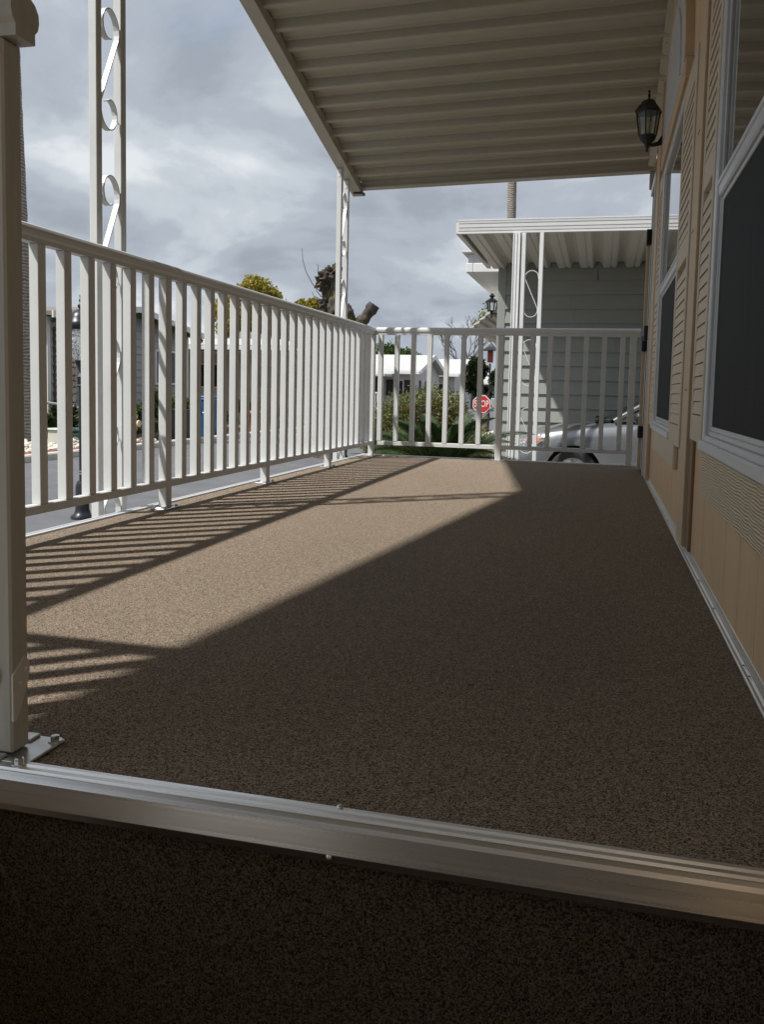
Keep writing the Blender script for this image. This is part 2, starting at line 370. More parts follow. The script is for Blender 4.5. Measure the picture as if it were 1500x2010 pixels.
# gravel beds beyond the far kerb
rng = random.Random(3)
def gravel(name, mat, x0, x1, y0, y1, n, r0, r1, label):
    mb = MB()
    for i in range(n):
        r = rng.uniform(r0, r1); mb.ico((rng.uniform(x0, x1), rng.uniform(y0, y1), GZ+.07+r*.3), r, 1, .5, 2, (1, 1, .7), False, i)
    return mb.build(name, mat, label=label, cat='gravel', kind='stuff')
gravel('white_gravel', 'rock_white', -9.6, -7.25, 9.5, 15.4, 700, .03, .08, 'white landscape rocks beside the far kerb')
gravel('red_gravel', 'rock_red', -7.3, -6.95, 9.5, 15.2, 420, .02, .045, 'red lava gravel strip along the far kerb')

# ================================================================== PORCH DECK
deck = thing('porch_deck', (1, 3.4, 0), 'raised porch deck covered in mottled brown loop carpet', 'deck')
XE, YN, YF, XW = -.085, .867, 6.115, 1.99
mb = MB(); nx, ny = 12, 30
mb.box(XE, XW, YN+.006, YF-.012, -.02, 0); mb.build('carpet', 'carpet', deck)
mb = MB(); mb.box(XE, 4.5, YN+.022, YN+.028, -.44, -.021); mb.build('riser_carpet', 'carpet_shaded', deck)
mb = MB(); mb.box(.86, .895, .302, YN+.0215, GZ, -.0203); mb.build('sun_block_board', 'alu_white', deck)  # board added out of view to keep sun off the riser
mb = MB(); mb.box(.9, 2.4, .3, YN+.021, -.46, -.44); mb.build('step_tread', 'carpet_shaded', deck)
mb = MB(); mb.box(.9, 2.4, .31, .33, GZ, -.46); mb.build('step_riser', 'carpet_shaded', deck)
mb = MB(); mb.box(XE+.01, 2.3, YN+.03, YF-.03, GZ, -.03); mb.build('skirting', 'pale_siding', deck)
# front nosing: grooved top, face, folded lip
prof = [(.030, 0.0015), (.026, .005), (.020, .005), (.018, .002), (.014, .002), (.012, .005), (.006, .005), (.004, .002), (.001, .002), (-.002, .004), (-.006, .001), (-.008, -.004), (-.008, -.035), (-.007, -.037), (-.001, -.0475), (.002, -.048), (.004, -.044), (.004, -.004), (.030, -.001)]
mb = MB(); mb.prism(prof, lambda p, q, t: (t, YN+p, q), XE, 4.2); nos = mb.build('nosing', 'mill_alu', deck)
sc0 = None
for i, (sxx, syy, szz, flat) in enumerate([(1.425, YN-.007, -.0385, 0), (1.427, YN+.024, .006, 1), (.60, YN-.007, -.0385, 0), (2.25, YN-.007, -.0385, 0)]):
    mb = MB(); mb.ico((sxx, syy, szz), .0042, 2, 0, 1, (1, .7, 1) if not flat else (1, 1, .6)); mb.build('screw', 'zinc', nos)
# left and far edge strips
eprof = [(0, -.03), (0, .006), (.004, .008), (.012, .008), (.014, .005), (.020, .005), (.022, .008), (.032, .006), (.034, .001), (.004, .001), (.004, -.03)]
mb = MB(); mb.prism(eprof, lambda p, q, t: (XE-.004+p, t, q), YN-.01, YF); mb.build('edge_strip', 'alu_white', deck)
mb = MB(); mb.prism(eprof, lambda p, q, t: (t, YF+.004-p, q), XE-.004, 1.96); mb.build('edge_strip', 'alu_white', deck)
# wall base strip with screws
wprof = [(0, 0.0005), (0, .004), (.003, .006), (.006, .006), (.007, .004), (.009, .006), (.012, .008), (.013, .006), (.015, .010), (.018, .018), (.0199, .019), (.0199, .0005)]
mb = MB(); mb.prism(wprof, lambda p, q, t: (XW-.02+p, t, q), .95, 5.2); bs = mb.build('base_strip', 'strip_alu', deck)
for y in (1.52, 1.58, 2.0, 2.3, 2.75, 3.4, 4.1):
    mb = MB(); mb.lathe([(.0025, 0), (.0018, .0015)], (XW-.012, y, .008), 8); mb.build('screw', 'black_iron', bs)

# ================================================================== RAILINGS
RP = [(-.018, .916), (.018, .916), (.018, .930), (.0235, .936), (.026, .946), (.025, .956), (.019, .965), (.010, .970), (-.010, .970), (-.019, .965), (-.025, .956), (-.026, .946), (-.0235, .936), (-.018, .930)]
BP = [(-.017, .087), (.017, .087), (.017, .113), (.013, .116), (-.013, .116), (-.017, .113)]
def bolt_mesh():
    mb = MB(); mb.lathe([(.0095, 0), (.0095, .0015)], (0, 0, 0), 12, False); mb.lathe([(.0062, .0015), (.0062, .007), (.0045, .008)], (0, 0, 0), 6, False); return mb
BOLT = None
def base_plate(post, x, y, rail, along):
    """stamped zinc foot plate with four hex bolts"""
    global BOLT
    lx, ly = (.034, .056) if along == 'Y' else (.056, .034)
    if along == 'N': lx, ly = .048, .046
    mb = MB(); mb.bbox(x-lx, x+lx, y-ly, y+ly, .0006, .0046, .0015)
    for s in (-1, 1):
        if along != 'X': mb.bbox(x-.010, x+.010, y+s*ly*.72-.012, y+s*ly*.72+.012, .0046, .0085, .003)
        else: mb.bbox(x+s*lx*.72-.012, x+s*lx*.72+.012, y-.010, y+.010, .0046, .0085, .003)
    pl = mb.build('foot_plate', 'zinc', post, org=(x, y, 0))
    for sx_ in (-1, 1):
        for sy_ in (-1, 1):
            px, py = x+sx_*(lx-.010), y+sy_*(ly-.010)
            bpy_o = bpy.data.objects.new('bolt', BOLT_ME); COL.objects.link(bpy_o); bpy_o.parent = post; bpy_o.location = Vector((px, py, .0046)) - world_loc(post)
    return pl
_b = bolt_mesh().build('bolt', 'zinc'); BOLT_ME = _b.data; bpy.data.objects.remove(_b)
def railing(axis, c, a0, a1, posts, bals, label, pw=.022, pd=.018, zplate=True, cap0=True, kind='Y'):
    """axis 'Y' runs along Y at X=c; axis 'X' runs along X at Y=c"""
    at = (lambda t, off: (c+off, t)) if axis == 'Y' else (lambda t, off: (t, c+off))
    x, y = at((a0+a1)/2, 0); r = thing('railing', (x, y, 0), label, 'railing')
    mb = MB(); mb.prism(RP, lambda p, q, t: (*at(t, p), q), a0, a1); mb.build('top_rail', 'white_rail', r)
    mb = MB(); mb.prism(BP, lambda p, q, t: (*at(t, p), q), a0+.02, a1-.02); mb.build('bottom_rail', 'white_rail', r)
    first = None
    for t in bals:
        x, y = at(t, 0)
        if first is None:
            mb = MB(); mb.bbox(x-.0165, x+.0165, y-.0185, y+.0185, .116, .9155, .0015); first = mb.build('baluster', 'white_rail', r, org=(x, y, 0))
        else: inst('baluster', first, r, (x, y, 0))
    for t in posts:
        x, y = at(t, 0)
        hw, hd = (pd, pw) if axis == 'Y' else (pw, pd)
        mb = MB(); mb.bbox(x-hw, x+hw, y-hd, y+hd, .004, .9155, .003); po = mb.build('post', 'white_rail', r, org=(x, y, 0))
        base_plate(po, x, y, r, axis)
    # screw heads on the inside faces of the rails
    return r
SP = 3.0
bl = [SP+.127*k for k in range(-15, 24) if k % 8]
railing('Y', 0.0, .93, 6.085, [SP+1.016*k for k in (-1, 0, 1, 2, 3)], bl, 'long white picket railing on the left of the deck, beside the street')
fb = [.062+.1262*k for k in range(0, 15) if k != 7]
fr = railing('X', 6.056, .03, 1.945, [.97, 1.90], fb, 'white picket railing across the far end of the deck, in front of the car')
for t in fb:                                             # rail screws seen on the far railing
    for zz_, dd in ((.923, .0181), (.10, .0171)):
        mb = MB(); mb.ico((t, 6.056-dd, zz_), .0035, 1, 0, 1, (1, .5, 1)); mb.build('screw', 'zinc', fr)
lr = [o for o in COL.objects if o.name == 'railing'][0]
for t in bl[6:34]:
    for zz_, dd in ((.923, .0181), (.10, .0171)):
        mb = MB(); mb.ico((dd, t, zz_), .0028, 1, 0, 1, (.5, 1, 1)); mb.build('screw', 'white_rail', lr)
# short end railing whose corner post stands in the left foreground
er = thing('railing', (.5, .922, 0), 'short white railing along the near edge, ending in the large post at left', 'railing')
YC = .922
mb = MB(); mb.prism(RP, lambda p, q, t: (t, YC+p, q), -.02, .991); mb.build('top_rail', 'white_grain', er)
mb = MB(); mb.prism(BP, lambda p, q, t: (t, YC+p, q), 0, .934); mb.build('bottom_rail', 'white_grain', er)
first = None
for k in range(1, 8):
    x = .02+.118*k
    if x > .93: continue
    if first is None:
        mb = MB(); mb.bbox(x-.0165, x+.0165, YC-.016, YC+.016, .116, .9155, .002); first = mb.build('baluster', 'white_grain', er, org=(x, YC, 0))
    else: inst('baluster', first, er, (x, YC, 0))
mb = MB(); mb.bbox(.934, .972, YC-.0185, YC+.0155, .006, .9155, .003); po = mb.build('post', 'white_grain', er, org=(.953, YC, 0))
base_plate(po, .958, YC, er, 'N')
# stamped bracket where the lower rail meets the post
mb = MB(); mb.prism([(-.0186, .050), (-.0186, .112), (-.002, .124), (.005, .132), (.0145, .120), (.013, .104), (-.004, .062), (-.012, .050)], lambda p, q, t: (t, YC+p, q), .972, .9745)
br = mb.build('bracket', 'white_rail', er)
for dy, zz_ in ((.005, .114), (-.004, .098)):
    mb = MB(); mb.ico((.9755, YC+dy, zz_), .0035, 2, 0, 1, (.5, 1, 1)); mb.build('rivet', 'white_rail', br)
mb = MB(); mb.prism([(.915, .086), (.950, .094), (.956, .104), (.956, .118), (.948, .128), (.915, .132)], lambda p, q, t: (p, t, q), YC-.0205, YC-.0186); mb.build('bracket', 'white_rail', er)

# ================================================================== PORCH ROOF
YP, ZP, SL = 3.01, 2.709, .258            # peak position, beam-bottom height there, pitch
ZR = lambda y, x=0.: ZP - SL*abs(y-YP)
RISE = lambda x: .024*(x+.17)             # very slight rise towards the house
roof = thing('porch_roof', (1, 3, 2.4), 'beige ribbed metal porch roof above the deck', 'roof')
Y0R, Y1R = -.45, 5.96
# ribbed pans, one object per pan
RPN = random.Random(19)
def pan(y0, wdt, sgn):
    d = .046+RPN.uniform(-.006, .006); dz_ = RPN.uniform(-.0015, .0015); tw = RPN.uniform(-.002, .002)
    def bead(c, w_, h_): return [(c-w_, 0), (c-w_*.4, -h_), (c+w_*.4, -h_), (c+w_, 0)]
    prof = [(0, 0)]+bead(.020, .009, .008)+bead(.088, .009, .008)+[(.106, 0), (.112, -d*.9), (.116, -d), (.136, -d), (.140, -d*.9), (.148, 0), (wdt-.0005, 0)]
    top = [(p, q+.0016) for p, q in prof][::-1]
    mb = MB()
    def fn(p, q, t):
        y = y0 + sgn*p
        return (t, y, ZR(y) + RISE(t) + .086 + q + dz_ + tw*t)
    n = len(prof)
    v0 = [fn(p, q, -.10) for p, q in prof+top]; v1 = [fn(p, q, 1.985) for p, q in prof+top]
    k = len(v0); mb.add(v0+v1, [(i, (i+1) % k, k+(i+1) % k, k+i) for i in range(k)])
    return mb.build('roof_pan', 'roof_paint', roof)
PW = .167; y = 4.315 + PW*.10 + .005
ys = []
yy = y + PW*8
# far slope: pans laid from the peak down to the far end; ribs land at 4.315+.167k
start = 4.315 - .122 - PW*7
y = start
while y+PW < Y1R: pan(y, PW, 1); y += PW
mb = MB(); mb.prism([(y, 0), (5.954, 0), (5.954, .002), (y, .002)], lambda p, q, t: (t, p, ZR(p)+RISE(t)+.086+q), -.10, 1.985); mb.build('roof_pan', 'roof_paint', roof)
mb = MB(); mb.prism([(start, 0), (YP, 0), (YP, .002), (start, .002)], lambda p, q, t: (t, p, ZR(p)+RISE(t)+.086+q), -.10, 1.985); mb.build('roof_pan', 'roof_paint', roof)
y = YP
while y > Y0R: pan(y, PW, -1); y -= PW
for ya_, yb_ in ((YP, 6.0), (Y0R-.05, YP)):
    mb = MB(); mb.prism([(ya_, 0), (yb_, 0), (yb_, .004), (ya_, .004)], lambda p, q, t: (t, p, ZR(p)+RISE(t)+.0945+q), -.16, 1.985); mb.build('top_sheet', 'white_roofing', roof)
# side beam (two legs of the gable)
def beam(ya, yb):
    mb = MB(); poly = [(-.17, 0), (-.092, 0), (-.092, .070), (-.17, .094)]
    v = [(px, yy, ZR(yy)+q) for yy in (ya, yb) for px, q in poly]
    mb.add(v, [(0, 1, 5, 4), (1, 2, 6, 5), (2, 3, 7, 6), (3, 0, 4, 7), (3, 2, 1, 0), (4, 5, 6, 7)]); return mb.build('beam', 'roof_paint', roof)
beam(YP, 6.02); beam(Y0R-.02, YP)
# far gutter with stepped profile
zf = ZR(5.97)
gprof = [(0, .085), (0, .078), (.006, .084), (.006, .066), (.012, .062), (.012, .044), (.018, .040), (.018, .020), (.010, .016), (.010, .006), (.07, .0), (.085, .03), (.085, .11), (.08, .11), (.078, .035), (.066, .012), (.03, .012), (.03, .118)]
mb = MB(); mb.prism(gprof, lambda p, q, t: (t, 5.955+p, zf+.026+q+RISE(t)), -.092, 2.0); mb.build('gutter', 'roof_paint', roof)
mb = MB(); mb.box(-.15, -.085, 5.955, 6.05, zf-.004, zf+.014); mb.build('gutter_end_cap', 'black_rubber', roof)
mb = MB(); mb.bbox(1.955, 2.03, 5.97, 6.03, zf+.018-.05, zf+.075, .004); mb.build('downspout_outlet', 'roof_paint', roof)
# wall flange with screws
def zfl(y): return ZR(y)+RISE(1.97)+.056
for ya, yb in ((YP, 5.93), (Y0R, YP)):
    mb = MB(); v = []
    for yy in (ya, yb):
        z = zfl(yy); v += [(1.938, yy, z), (1.945, yy, z-.012), (1.986, yy, z-.020), (1.988, yy, z+.03), (1.94, yy, z+.008)]
    mb.add(v, [(i, (i+1) % 5, 5+(i+1) % 5, 5+i) for i in range(5)] + [(4, 3, 2, 1, 0), (5, 6, 7, 8, 9)]); fl = mb.build('wall_flange', 'roof_paint', roof)
    yy = ya+.15 if ya >= YP else ya+.1
    while yy < yb-.05:
        mb = MB(); mb.ico((1.958, yy, zfl(yy)-.0155), .0045, 1, 0, 1, (1, 1, .5)); mb.build('screw', 'black_iron', fl); yy += .31
# ================================================================== SCROLL POSTS carrying the roof
def s_scroll(cy, z0, z1, hw, x, mirror=1):
    """S-shaped flat bar with curled ends, in the YZ plane"""
    h = z1-z0; r = hw; pts = []
    def curl(cyy, cz, R, a0, a1, r_end, n=22):
        out = []
        for i in range(n+1):
            t = i/n; a = a0+(a1-a0)*t; rr = R+(r_end-R)*t**1.3
            out.append((cyy+rr*math.cos(a), cz+1.28*rr*math.sin(a)))
        return out
    top = curl(0, z1-1.28*r, r, 0.35*-1, 1.62*PI, r*.50)          # from right side up and over to the left, curling in
    top = [(a, b) for a, b in top][::-1]
    pts2 = top
    bot = curl(0, z0+1.28*r, r, PI-.35, 2.62*PI, r*.50)
    pts2 = top + bot
    return [(x, cy+mirror*a, b) for a, b in pts2]
def scroll_post(tubes, zb, hts, zs, label, xr=-.13, wd=.034):
    cy = sum(tubes)/2+wd/2; t = thing('scroll_post', (xr-wd/2, cy, zb), label, 'post', 'white scrollwork roof posts')
    for ty, zt in zip(tubes, hts):
        mb = MB(); mb.bbox(xr-wd, xr, ty, ty+wd, zb, zt, .003); tb = mb.build('tube', 'white_rail', t)
        mb = MB(); mb.prism([(-.006, zt-.058), (.006, zt-.058), (.013, zt-.005), (-.013, zt-.005)], lambda p, q, tt: (xr-wd/2+p, tt, q), ty-.0025, ty); bk = mb.build('bracket', 'white_trim', tb)
        mb = MB(); mb.ico((xr-wd/2, ty-.0028, zt-.03), .0042, 1, 0, 1, (1, .6, 1)); mb.build('screw', 'black_iron', bk)
    gap0, gap1 = tubes[0]+wd, tubes[1]; hw = (gap1-gap0)/2-.0015; cyy = (gap0+gap1)/2
    for z0, z1 in zs:
        mb = MB(); mb.strip(s_scroll(cyy, z0, z1, hw, xr-wd/2), (.022, 0, 0), .0042); so = mb.build('scroll', 'white_rail', t)
        for z in (z1-.115*1, z0+.06):
            mb = MB(); mb.ico((xr-wd/2, gap1-.004, z), .0035, 1, 0, 1, (1, .6, 1)); mb.build('screw', 'black_iron', so)
    return t
zs = [(.06+.607*k-.46, .06+.607*k) for k in range(-1, 5)]
zs = [(1.436-.606*k, 1.895-.606*k) for k in range(-1, 4)]
scroll_post((2.744, 2.902), GZ, (ZR(2.76), ZR(2.91)), zs, 'scrollwork post outside the left railing near the camera, reaching out of view')
scroll_post((5.62, 5.775), GZ, (ZR(5.63), ZR(5.79)), zs, 'scrollwork post carrying the far corner of the porch roof')

# ================================================================== OUR HOUSE (right-hand wall)
XF = 1.99
house = thing('house', (3.5, 2.5, GZ), 'tan painted house wall with white windows along the right side of the deck', 'house')
mb = MB(); mb.box(XF+.012, 7.5, -4.0, 5.84, GZ, 2.95); mb.build('wall', 'brown_trim', house)
mb = MB(); mb.box(-.6, XF+.012, -6.0, -1.9, GZ, 2.95); mb.build('light_block_wall', 'pale_siding', house)  # unseen mass added behind the camera to cut light from there
def siding(y0, y1, z0, z1, wd=.203):
    y = y0
    while y < y1-.01:
        e = min(y+wd, y1)
        if e-y > .02:
            mb = MB(); mb.bbox(XF, XF+.014, y+.0016, e-.0016, z0, z1, .0022); mb.build('siding_board', 'beige_siding', house)
        y = e
siding(-2.5, 2.64, .012, 2.95); siding(2.64, 5.02, .012, 2.95)
mb = MB(); mb.box(XF, XF+.03, -4, 5.2, -.5, .010); mb.build('sill_board', 'brown_trim', house)
# vertical batten over the panel joint, with brown strip beside it and staples
mb = MB(); mb.bbox(XF-.022, XF, 2.735, 2.925, .022, 2.9, .002); bt = mb.build('batten', 'beige_trim', house)
mb = MB(); mb.bbox(XF-.010, XF+.001, 2.655, 2.735, .02, 2.9, .002); mb.build('batten', 'brown_trim', house)
for z, y in ((1.33, 2.81), (1.03, 2.86), (1.86, 2.8), (.52, 2.83)):
    mb = MB(); mb.bbox(XF-.0235, XF-.0215, y-.028, y+.028, z-.002, z+.002, .0008); mb.build('staple', 'black_iron', bt)
# corner board by the door
mb = MB(); mb.bbox(XF-.022, XF+.014, 5.04, 5.30, .004, 2.9, .003); mb.build('corner_board', 'beige_trim', house)
mb = MB(); mb.box(XF, XF+.02, 5.30, 5.84, 1.90, 2.9); mb.build('siding_board', 'beige_siding', house)

def window(y0, y1, z0, zm, z1, nm):
    w_ = MB(); fx0, fx1 = XF-.020, XF+.010; t = .045
    w_.bbox(fx0, fx1, y0, y0+t, z0, z1, .003); w_.bbox(fx0, fx1, y1-t, y1, z0, z1, .003)
    w_.bbox(fx0, fx1, y0+t, y1-t, z1-t, z1, .003); w_.bbox(fx0, fx1, y0+t, y1-t, z0, z0+.035, .003)
    fo = w_.build('window', 'vinyl_white', house)
    if nm: fo['label'] = nm
    i0, i1 = y0+t, y1-t
    # inner track lines
    mb = MB()
    for a, b in ((i0, i0+.012), (i1-.012, i1)):
        mb.bbox(XF-.010, XF+.012, a, b, z0+.035, z1-t, .002)
    mb.bbox(XF-.010, XF+.012, i0+.012, i1-.012, z0+.035, z0+.047, .002); mb.build('frame', 'alu_white', fo)
    mb = MB(); mb.bbox(XF-.016, XF+.010, i0+.001, i1-.001, zm-.022, zm+.028, .004); mb.bbox(XF-.020, XF-.014, i0+.001, i1-.001, zm+.006, zm+.018, .002); mb.build('meeting_rail', 'vinyl_white', fo)
    mb = MB(); mb.bbox(XF-.003, XF+.003, i0+.012, i1-.012, zm+.028, z1-t, .001); mb.build('pane', 'window_glass', fo)
    mb = MB(); mb.bbox(XF-.004, XF+.001, i0+.024, i1-.024, z0+.059, zm-.034, .001); mb.build('screen', 'screen_mesh', fo)
    mb = MB(); sx0, sx1 = XF-.007, XF+.004
    mb.bbox(sx0, sx1, i0+.012, i0+.024, z0+.047, zm-.022, .002); mb.bbox(sx0, sx1, i1-.024, i1-.012, z0+.047, zm-.022, .002)
    mb.bbox(sx0, sx1, i0+.024, i1-.024, z0+.047, z0+.059, .002); mb.bbox(sx0, sx1, i0+.024, i1-.024, zm-.034, zm-.022, .002); mb.build('screen_frame', 'alu_white', fo)
    mb = MB(); mb.bbox(XF-.030, XF-.0205, y0-.004, y1+.004, z0-.006, z0+.022, .003); mb.build('sill', 'vinyl_white', fo)
    return fo
window(.95, 2.335, .362, 1.030, 1.80, 'near white sash window with charcoal screen below and reflecting glass above')
window(3.44, 4.62, .335, 1.045, 1.69, 'far white sash window with charcoal screen below')
SLAT = {}
def shutter(y0, y1, z0, z1, xt=.022):
    """louvred panel shutter: stiles, rails, and each slat"""
    x0 = XF-xt; fr_ = .045 if y1-y0 > .3 else .034
    mb = MB(); mb.bbox(x0, XF-.001, y0, y0+fr_, z0, z1, .003); mb.bbox(x0, XF-.001, y1-fr_, y1, z0, z1, .003)
    mid = z0+(z1-z0)*.52
    for a, b in ((z0, z0+.075), (mid-.04, mid+.04), (z1-.09, z1)):
        mb.bbox(x0+.0005, XF-.001, y0+fr_, y1-fr_, a, b, .002)
    mb.box(XF-.006, XF-.001, y0+fr_, y1-fr_, z0+.07, z1-.08)
    sh = mb.build('shutter', 'shutter_beige', house); p = .0362
    for lo, hi in ((z0+.078, mid-.042), (mid+.042, z1-.092)):
        n = int((hi-lo)/p)
        for i in range(n):
            z = lo+i*p+.001
            key = (round(y1-y0, 3), xt)
            if key not in SLAT:
                mb = MB(); a, b = y0+fr_+.0006, y1-fr_-.0006
                v = []
                for yy in (a, b): v += [(x0+.0005, yy, z), (x0+.001, yy, z+.003), (x0+.0045, yy, z+p-.0024), (XF-.006, yy, z+p-.0024), (XF-.006, yy, z+.001)]
                mb.add(v, [(0, 1, 6, 5), (1, 2, 7, 6), (2, 3, 8, 7), (3, 4, 9, 8), (4, 0, 5, 9), (4, 3, 2, 1, 0), (5, 6, 7, 8, 9)])
                SLAT[key] = mb.build('slat', 'shutter_beige', sh, org=(0, y0, z))
            else: inst('slat', SLAT[key], sh, (0, y0, z))
    return sh
shutter(2.352, 2.635, .37, 1.84)
shutter(2.955, 3.425, .322, 1.66, .026)
shutter(4.635, 4.93, .34, 1.69)
mb = MB(); mb.bbox(XF-.0195, XF, .95, 2.33, .232, .354, .004); mb.build('apron_board', 'grain_board', house)
mb = MB(); mb.bbox(XF-.0195, XF, 3.24, 4.55, .226, .327, .004); mb.build('apron_board', 'shutter_beige', house)
# arched decorative panel above the far window with its moulding
def arch_pts(y0, y1, zb, zt, n=18):
    c = (y0+y1)/2; a = (y1-y0)/2
    return [(c+a*math.cos(PI*i/n), zb+(zt-zb)*math.sin(PI*i/n)) for i in range(n+1)]
P = arch_pts(3.46, 4.66, 1.79, 2.32)
mb = MB(); mb.prism([(y, z) for y, z in P], lambda p, q, t: (t, p, q), XF-.030, XF-.001); ar = mb.build('arch_panel', 'vinyl_white', house)
mb = MB(); mb.strip([(XF-.032, y, z) for y, z in arch_pts(3.62, 4.5, 1.80, 2.20)], (.012, 0, 0), .018); mb.build('moulding', 'vinyl_white', ar)
mb = MB(); mb.strip([(XF-.016, y, z) for y, z in arch_pts(3.43, 4.69, 1.79, 2.30)], (.034, 0, 0), .05); mb.build('arch_trim', 'beige_trim', house)
mb = MB(); mb.bbox(XF-.032, XF, 3.38, 4.72, 1.705, 1.782, .003); mb.build('head_trim', 'beige_trim', house)
# security screen door at the far end
dz = .004
door = MB(); dx0, dx1 = XF-.014, XF+.020
door.bbox(dx0, dx1, 5.34, 5.42, dz, 1.80, .004); door.bbox(dx0, dx1, 5.70, 5.78, dz, 1.80, .004); door.bbox(dx0, dx1, 5.42, 5.70, 1.72, 1.80, .004); door.bbox(dx0, dx1, 5.42, 5.70, dz, .07, .004); door.bbox(dx0, dx1, 5.42, 5.70, .82, .92, .004)
do = door.build('door', 'black_iron', house, label='black security screen door at the far end of the wall')
mb = MB(); mb.box(XF-.004, XF, 5.42, 5.70, .25, 1.72); mb.build('door_screen', 'screen_mesh', do)
mb = MB(); mb.bbox(XF-.010, XF-.001, 5.42, 5.70, .07, .25, .003); mb.build('kick_plate', 'zinc', do)
mb = MB(); mb.bbox(XF-.030, XF+.02, 5.305, 5.335, dz, 1.86, .003); mb.bbox(XF-.030, XF+.02, 5.335, 5.80, 1.815, 1.86, .003); mb.bbox(XF-.018, XF+.02, 5.785, 5.80, dz, 1.815, .003); mb.build('door_frame', 'vinyl_white', do)
mb = MB(); mb.bbox(XF-.040, XF+.012, 5.805, 5.835, dz, 1.50, .003); mb.build('jamb', 'beige_trim', do)
for z0, z1 in ((1.50, 1.60), (.80, .90), (.22, .30)):
    mb = MB(); mb.bbox(XF-.046, XF-.014, 5.76, 5.842, z0, z1, .004); mb.build('hinge', 'black_iron', do)
mb = MB(); mb.bbox(XF-.055, XF-.014, 5.352, 5.41, .845, .935, .006); mb.build('lock_box', 'black_iron', do)
# hip roof over the house (above and behind the porch roof)
mb = MB(); mb.add([(1.75, -4.3, 2.95), (7.8, -4.3, 2.95), (7.8, 5.9, 2.95), (1.75, 5.9, 2.95), (4.7, -4.3, 3.6), (4.7, 5.9, 3.6)], [(0, 1, 4), (1, 2, 5, 4), (2, 3, 5), (3, 0, 4, 5), (3, 2, 1, 0)]); mb.box(-.9, 1.74, -6.3, -1.7, 2.951, 3.05); mb.build('roof', 'brown_shingle', house)  # last box caps the added light-blocking mass

# ================================================================== WALL LANTERN
def hexring(c, r, z, rot=0, n=6): return [(c[0]+r*math.cos(rot+2*PI*k/n), c[1]+r*math.sin(rot+2*PI*k/n), z) for k in range(n)]
def hexloft(mb, c, prof, n=6, rot=.26, smooth=False):
    rings = [hexring(c, r, z, rot, n) for r, z in prof]; v = [q for r in rings for q in r]
    mb.add(v, [(i*n+k, i*n+(k+1) % n, (i+1)*n+(k+1) % n, (i+1)*n+k) for i in range(len(prof)-1) for k in range(n)], smooth)
    mb.add(rings[0], [tuple(range(n-1, -1, -1))]); mb.add(rings[-1], [tuple(range(n))]); return mb
lc = (1.880, 4.70); zl = 1.800
wl = thing('wall_lantern', (XF, 4.72, 1.86), 'black hexagonal coach lantern on the tan wall under the porch roof', 'lantern')
mb = MB(); mb.lathe([(.004, 0), (.008, .008), (.005, .016), (.012, .028), (.014, .040), (.022, .046), (.040, .062), (.046, .078)], (*lc, zl), 12); mb.build('bottom_cup', 'black_iron', wl)
mb = MB(); hexloft(mb, lc, [(.047, zl+.078), (.047, zl+.086), (.040, zl+.088)]); mb.build('lower_ring', 'black_iron', wl)
rt, rb = .064, .046; z_t, z_b = zl+.205, zl+.086
for k in range(6):
    a = .26+2*PI*k/6
    p0 = (lc[0]+rb*math.cos(a), lc[1]+rb*math.sin(a), z_b); p1 = (lc[0]+rt*math.cos(a), lc[1]+rt*math.sin(a), z_t)
    mb = MB(); mb.tube([p0, p1], .0042, 6); mb.build('cage_bar', 'black_iron', wl)
    b = .26+2*PI*(k+1)/6
    q0 = (lc[0]+rb*math.cos(b), lc[1]+rb*math.sin(b), z_b); q1 = (lc[0]+rt*math.cos(b), lc[1]+rt*math.sin(b), z_t)
    s_ = .955; sh = lambda p: (lc[0]+(p[0]-lc[0])*s_, lc[1]+(p[1]-lc[1])*s_, p[2])
    i_ = .93; sh2 = lambda p: (lc[0]+(p[0]-lc[0])*i_, lc[1]+(p[1]-lc[1])*i_, p[2])
    mb = MB(); v = [sh(p0), sh(q0), sh(q1), sh(p1), sh2(p0), sh2(q0), sh2(q1), sh2(p1)]
    mb.add(v, [(0, 1, 2, 3), (7, 6, 5, 4), (0, 4, 5, 1), (1, 5, 6, 2), (2, 6, 7, 3), (3, 7, 4, 0)]); mb.build('pane', 'clear_glass', wl)
mb = MB(); mb.lathe([(.012, 0), (.016, .02), (.016, .07), (.008, .085)], (*lc, zl+.085), 10); mb.build('bulb', 'cream_paint', wl)
mb = MB(); hexloft(mb, lc, [(.066, z_t-.004), (.073, z_t), (.073, z_t+.010), (.066, z_t+.016), (.048, z_t+.040), (.040, z_t+.046), (.040, z_t+.052), (.026, z_t+.064), (.010, z_t+.070)]); cp = mb.build('cap', 'black_iron', wl)
mb = MB(); mb.lathe([(.006, 0), (.005, .010), (.009, .018), (.006, .026), (.004, .036), (.007, .044), (.001, .052)], (*lc, z_t+.068), 10); mb.build('finial', 'black_iron', cp)
mb = MB(); mb.tube([(lc[0], 4.70, zl+.040), (lc[0]+.03, 4.702, zl+.036), (lc[0]+.06, 4.708, zl+.044), (XF-.03, 4.716, zl+.062), (XF-.016, 4.72, zl+.095)], [.009, .010, .013, .020, .015], 10); mb.build('arm', 'black_iron', wl)
mb = MB(); mb.bbox(XF-.018, XF+.001, 4.69, 4.75, zl+.028, zl+.15, .006); mb.build('back_plate', 'black_iron', wl)

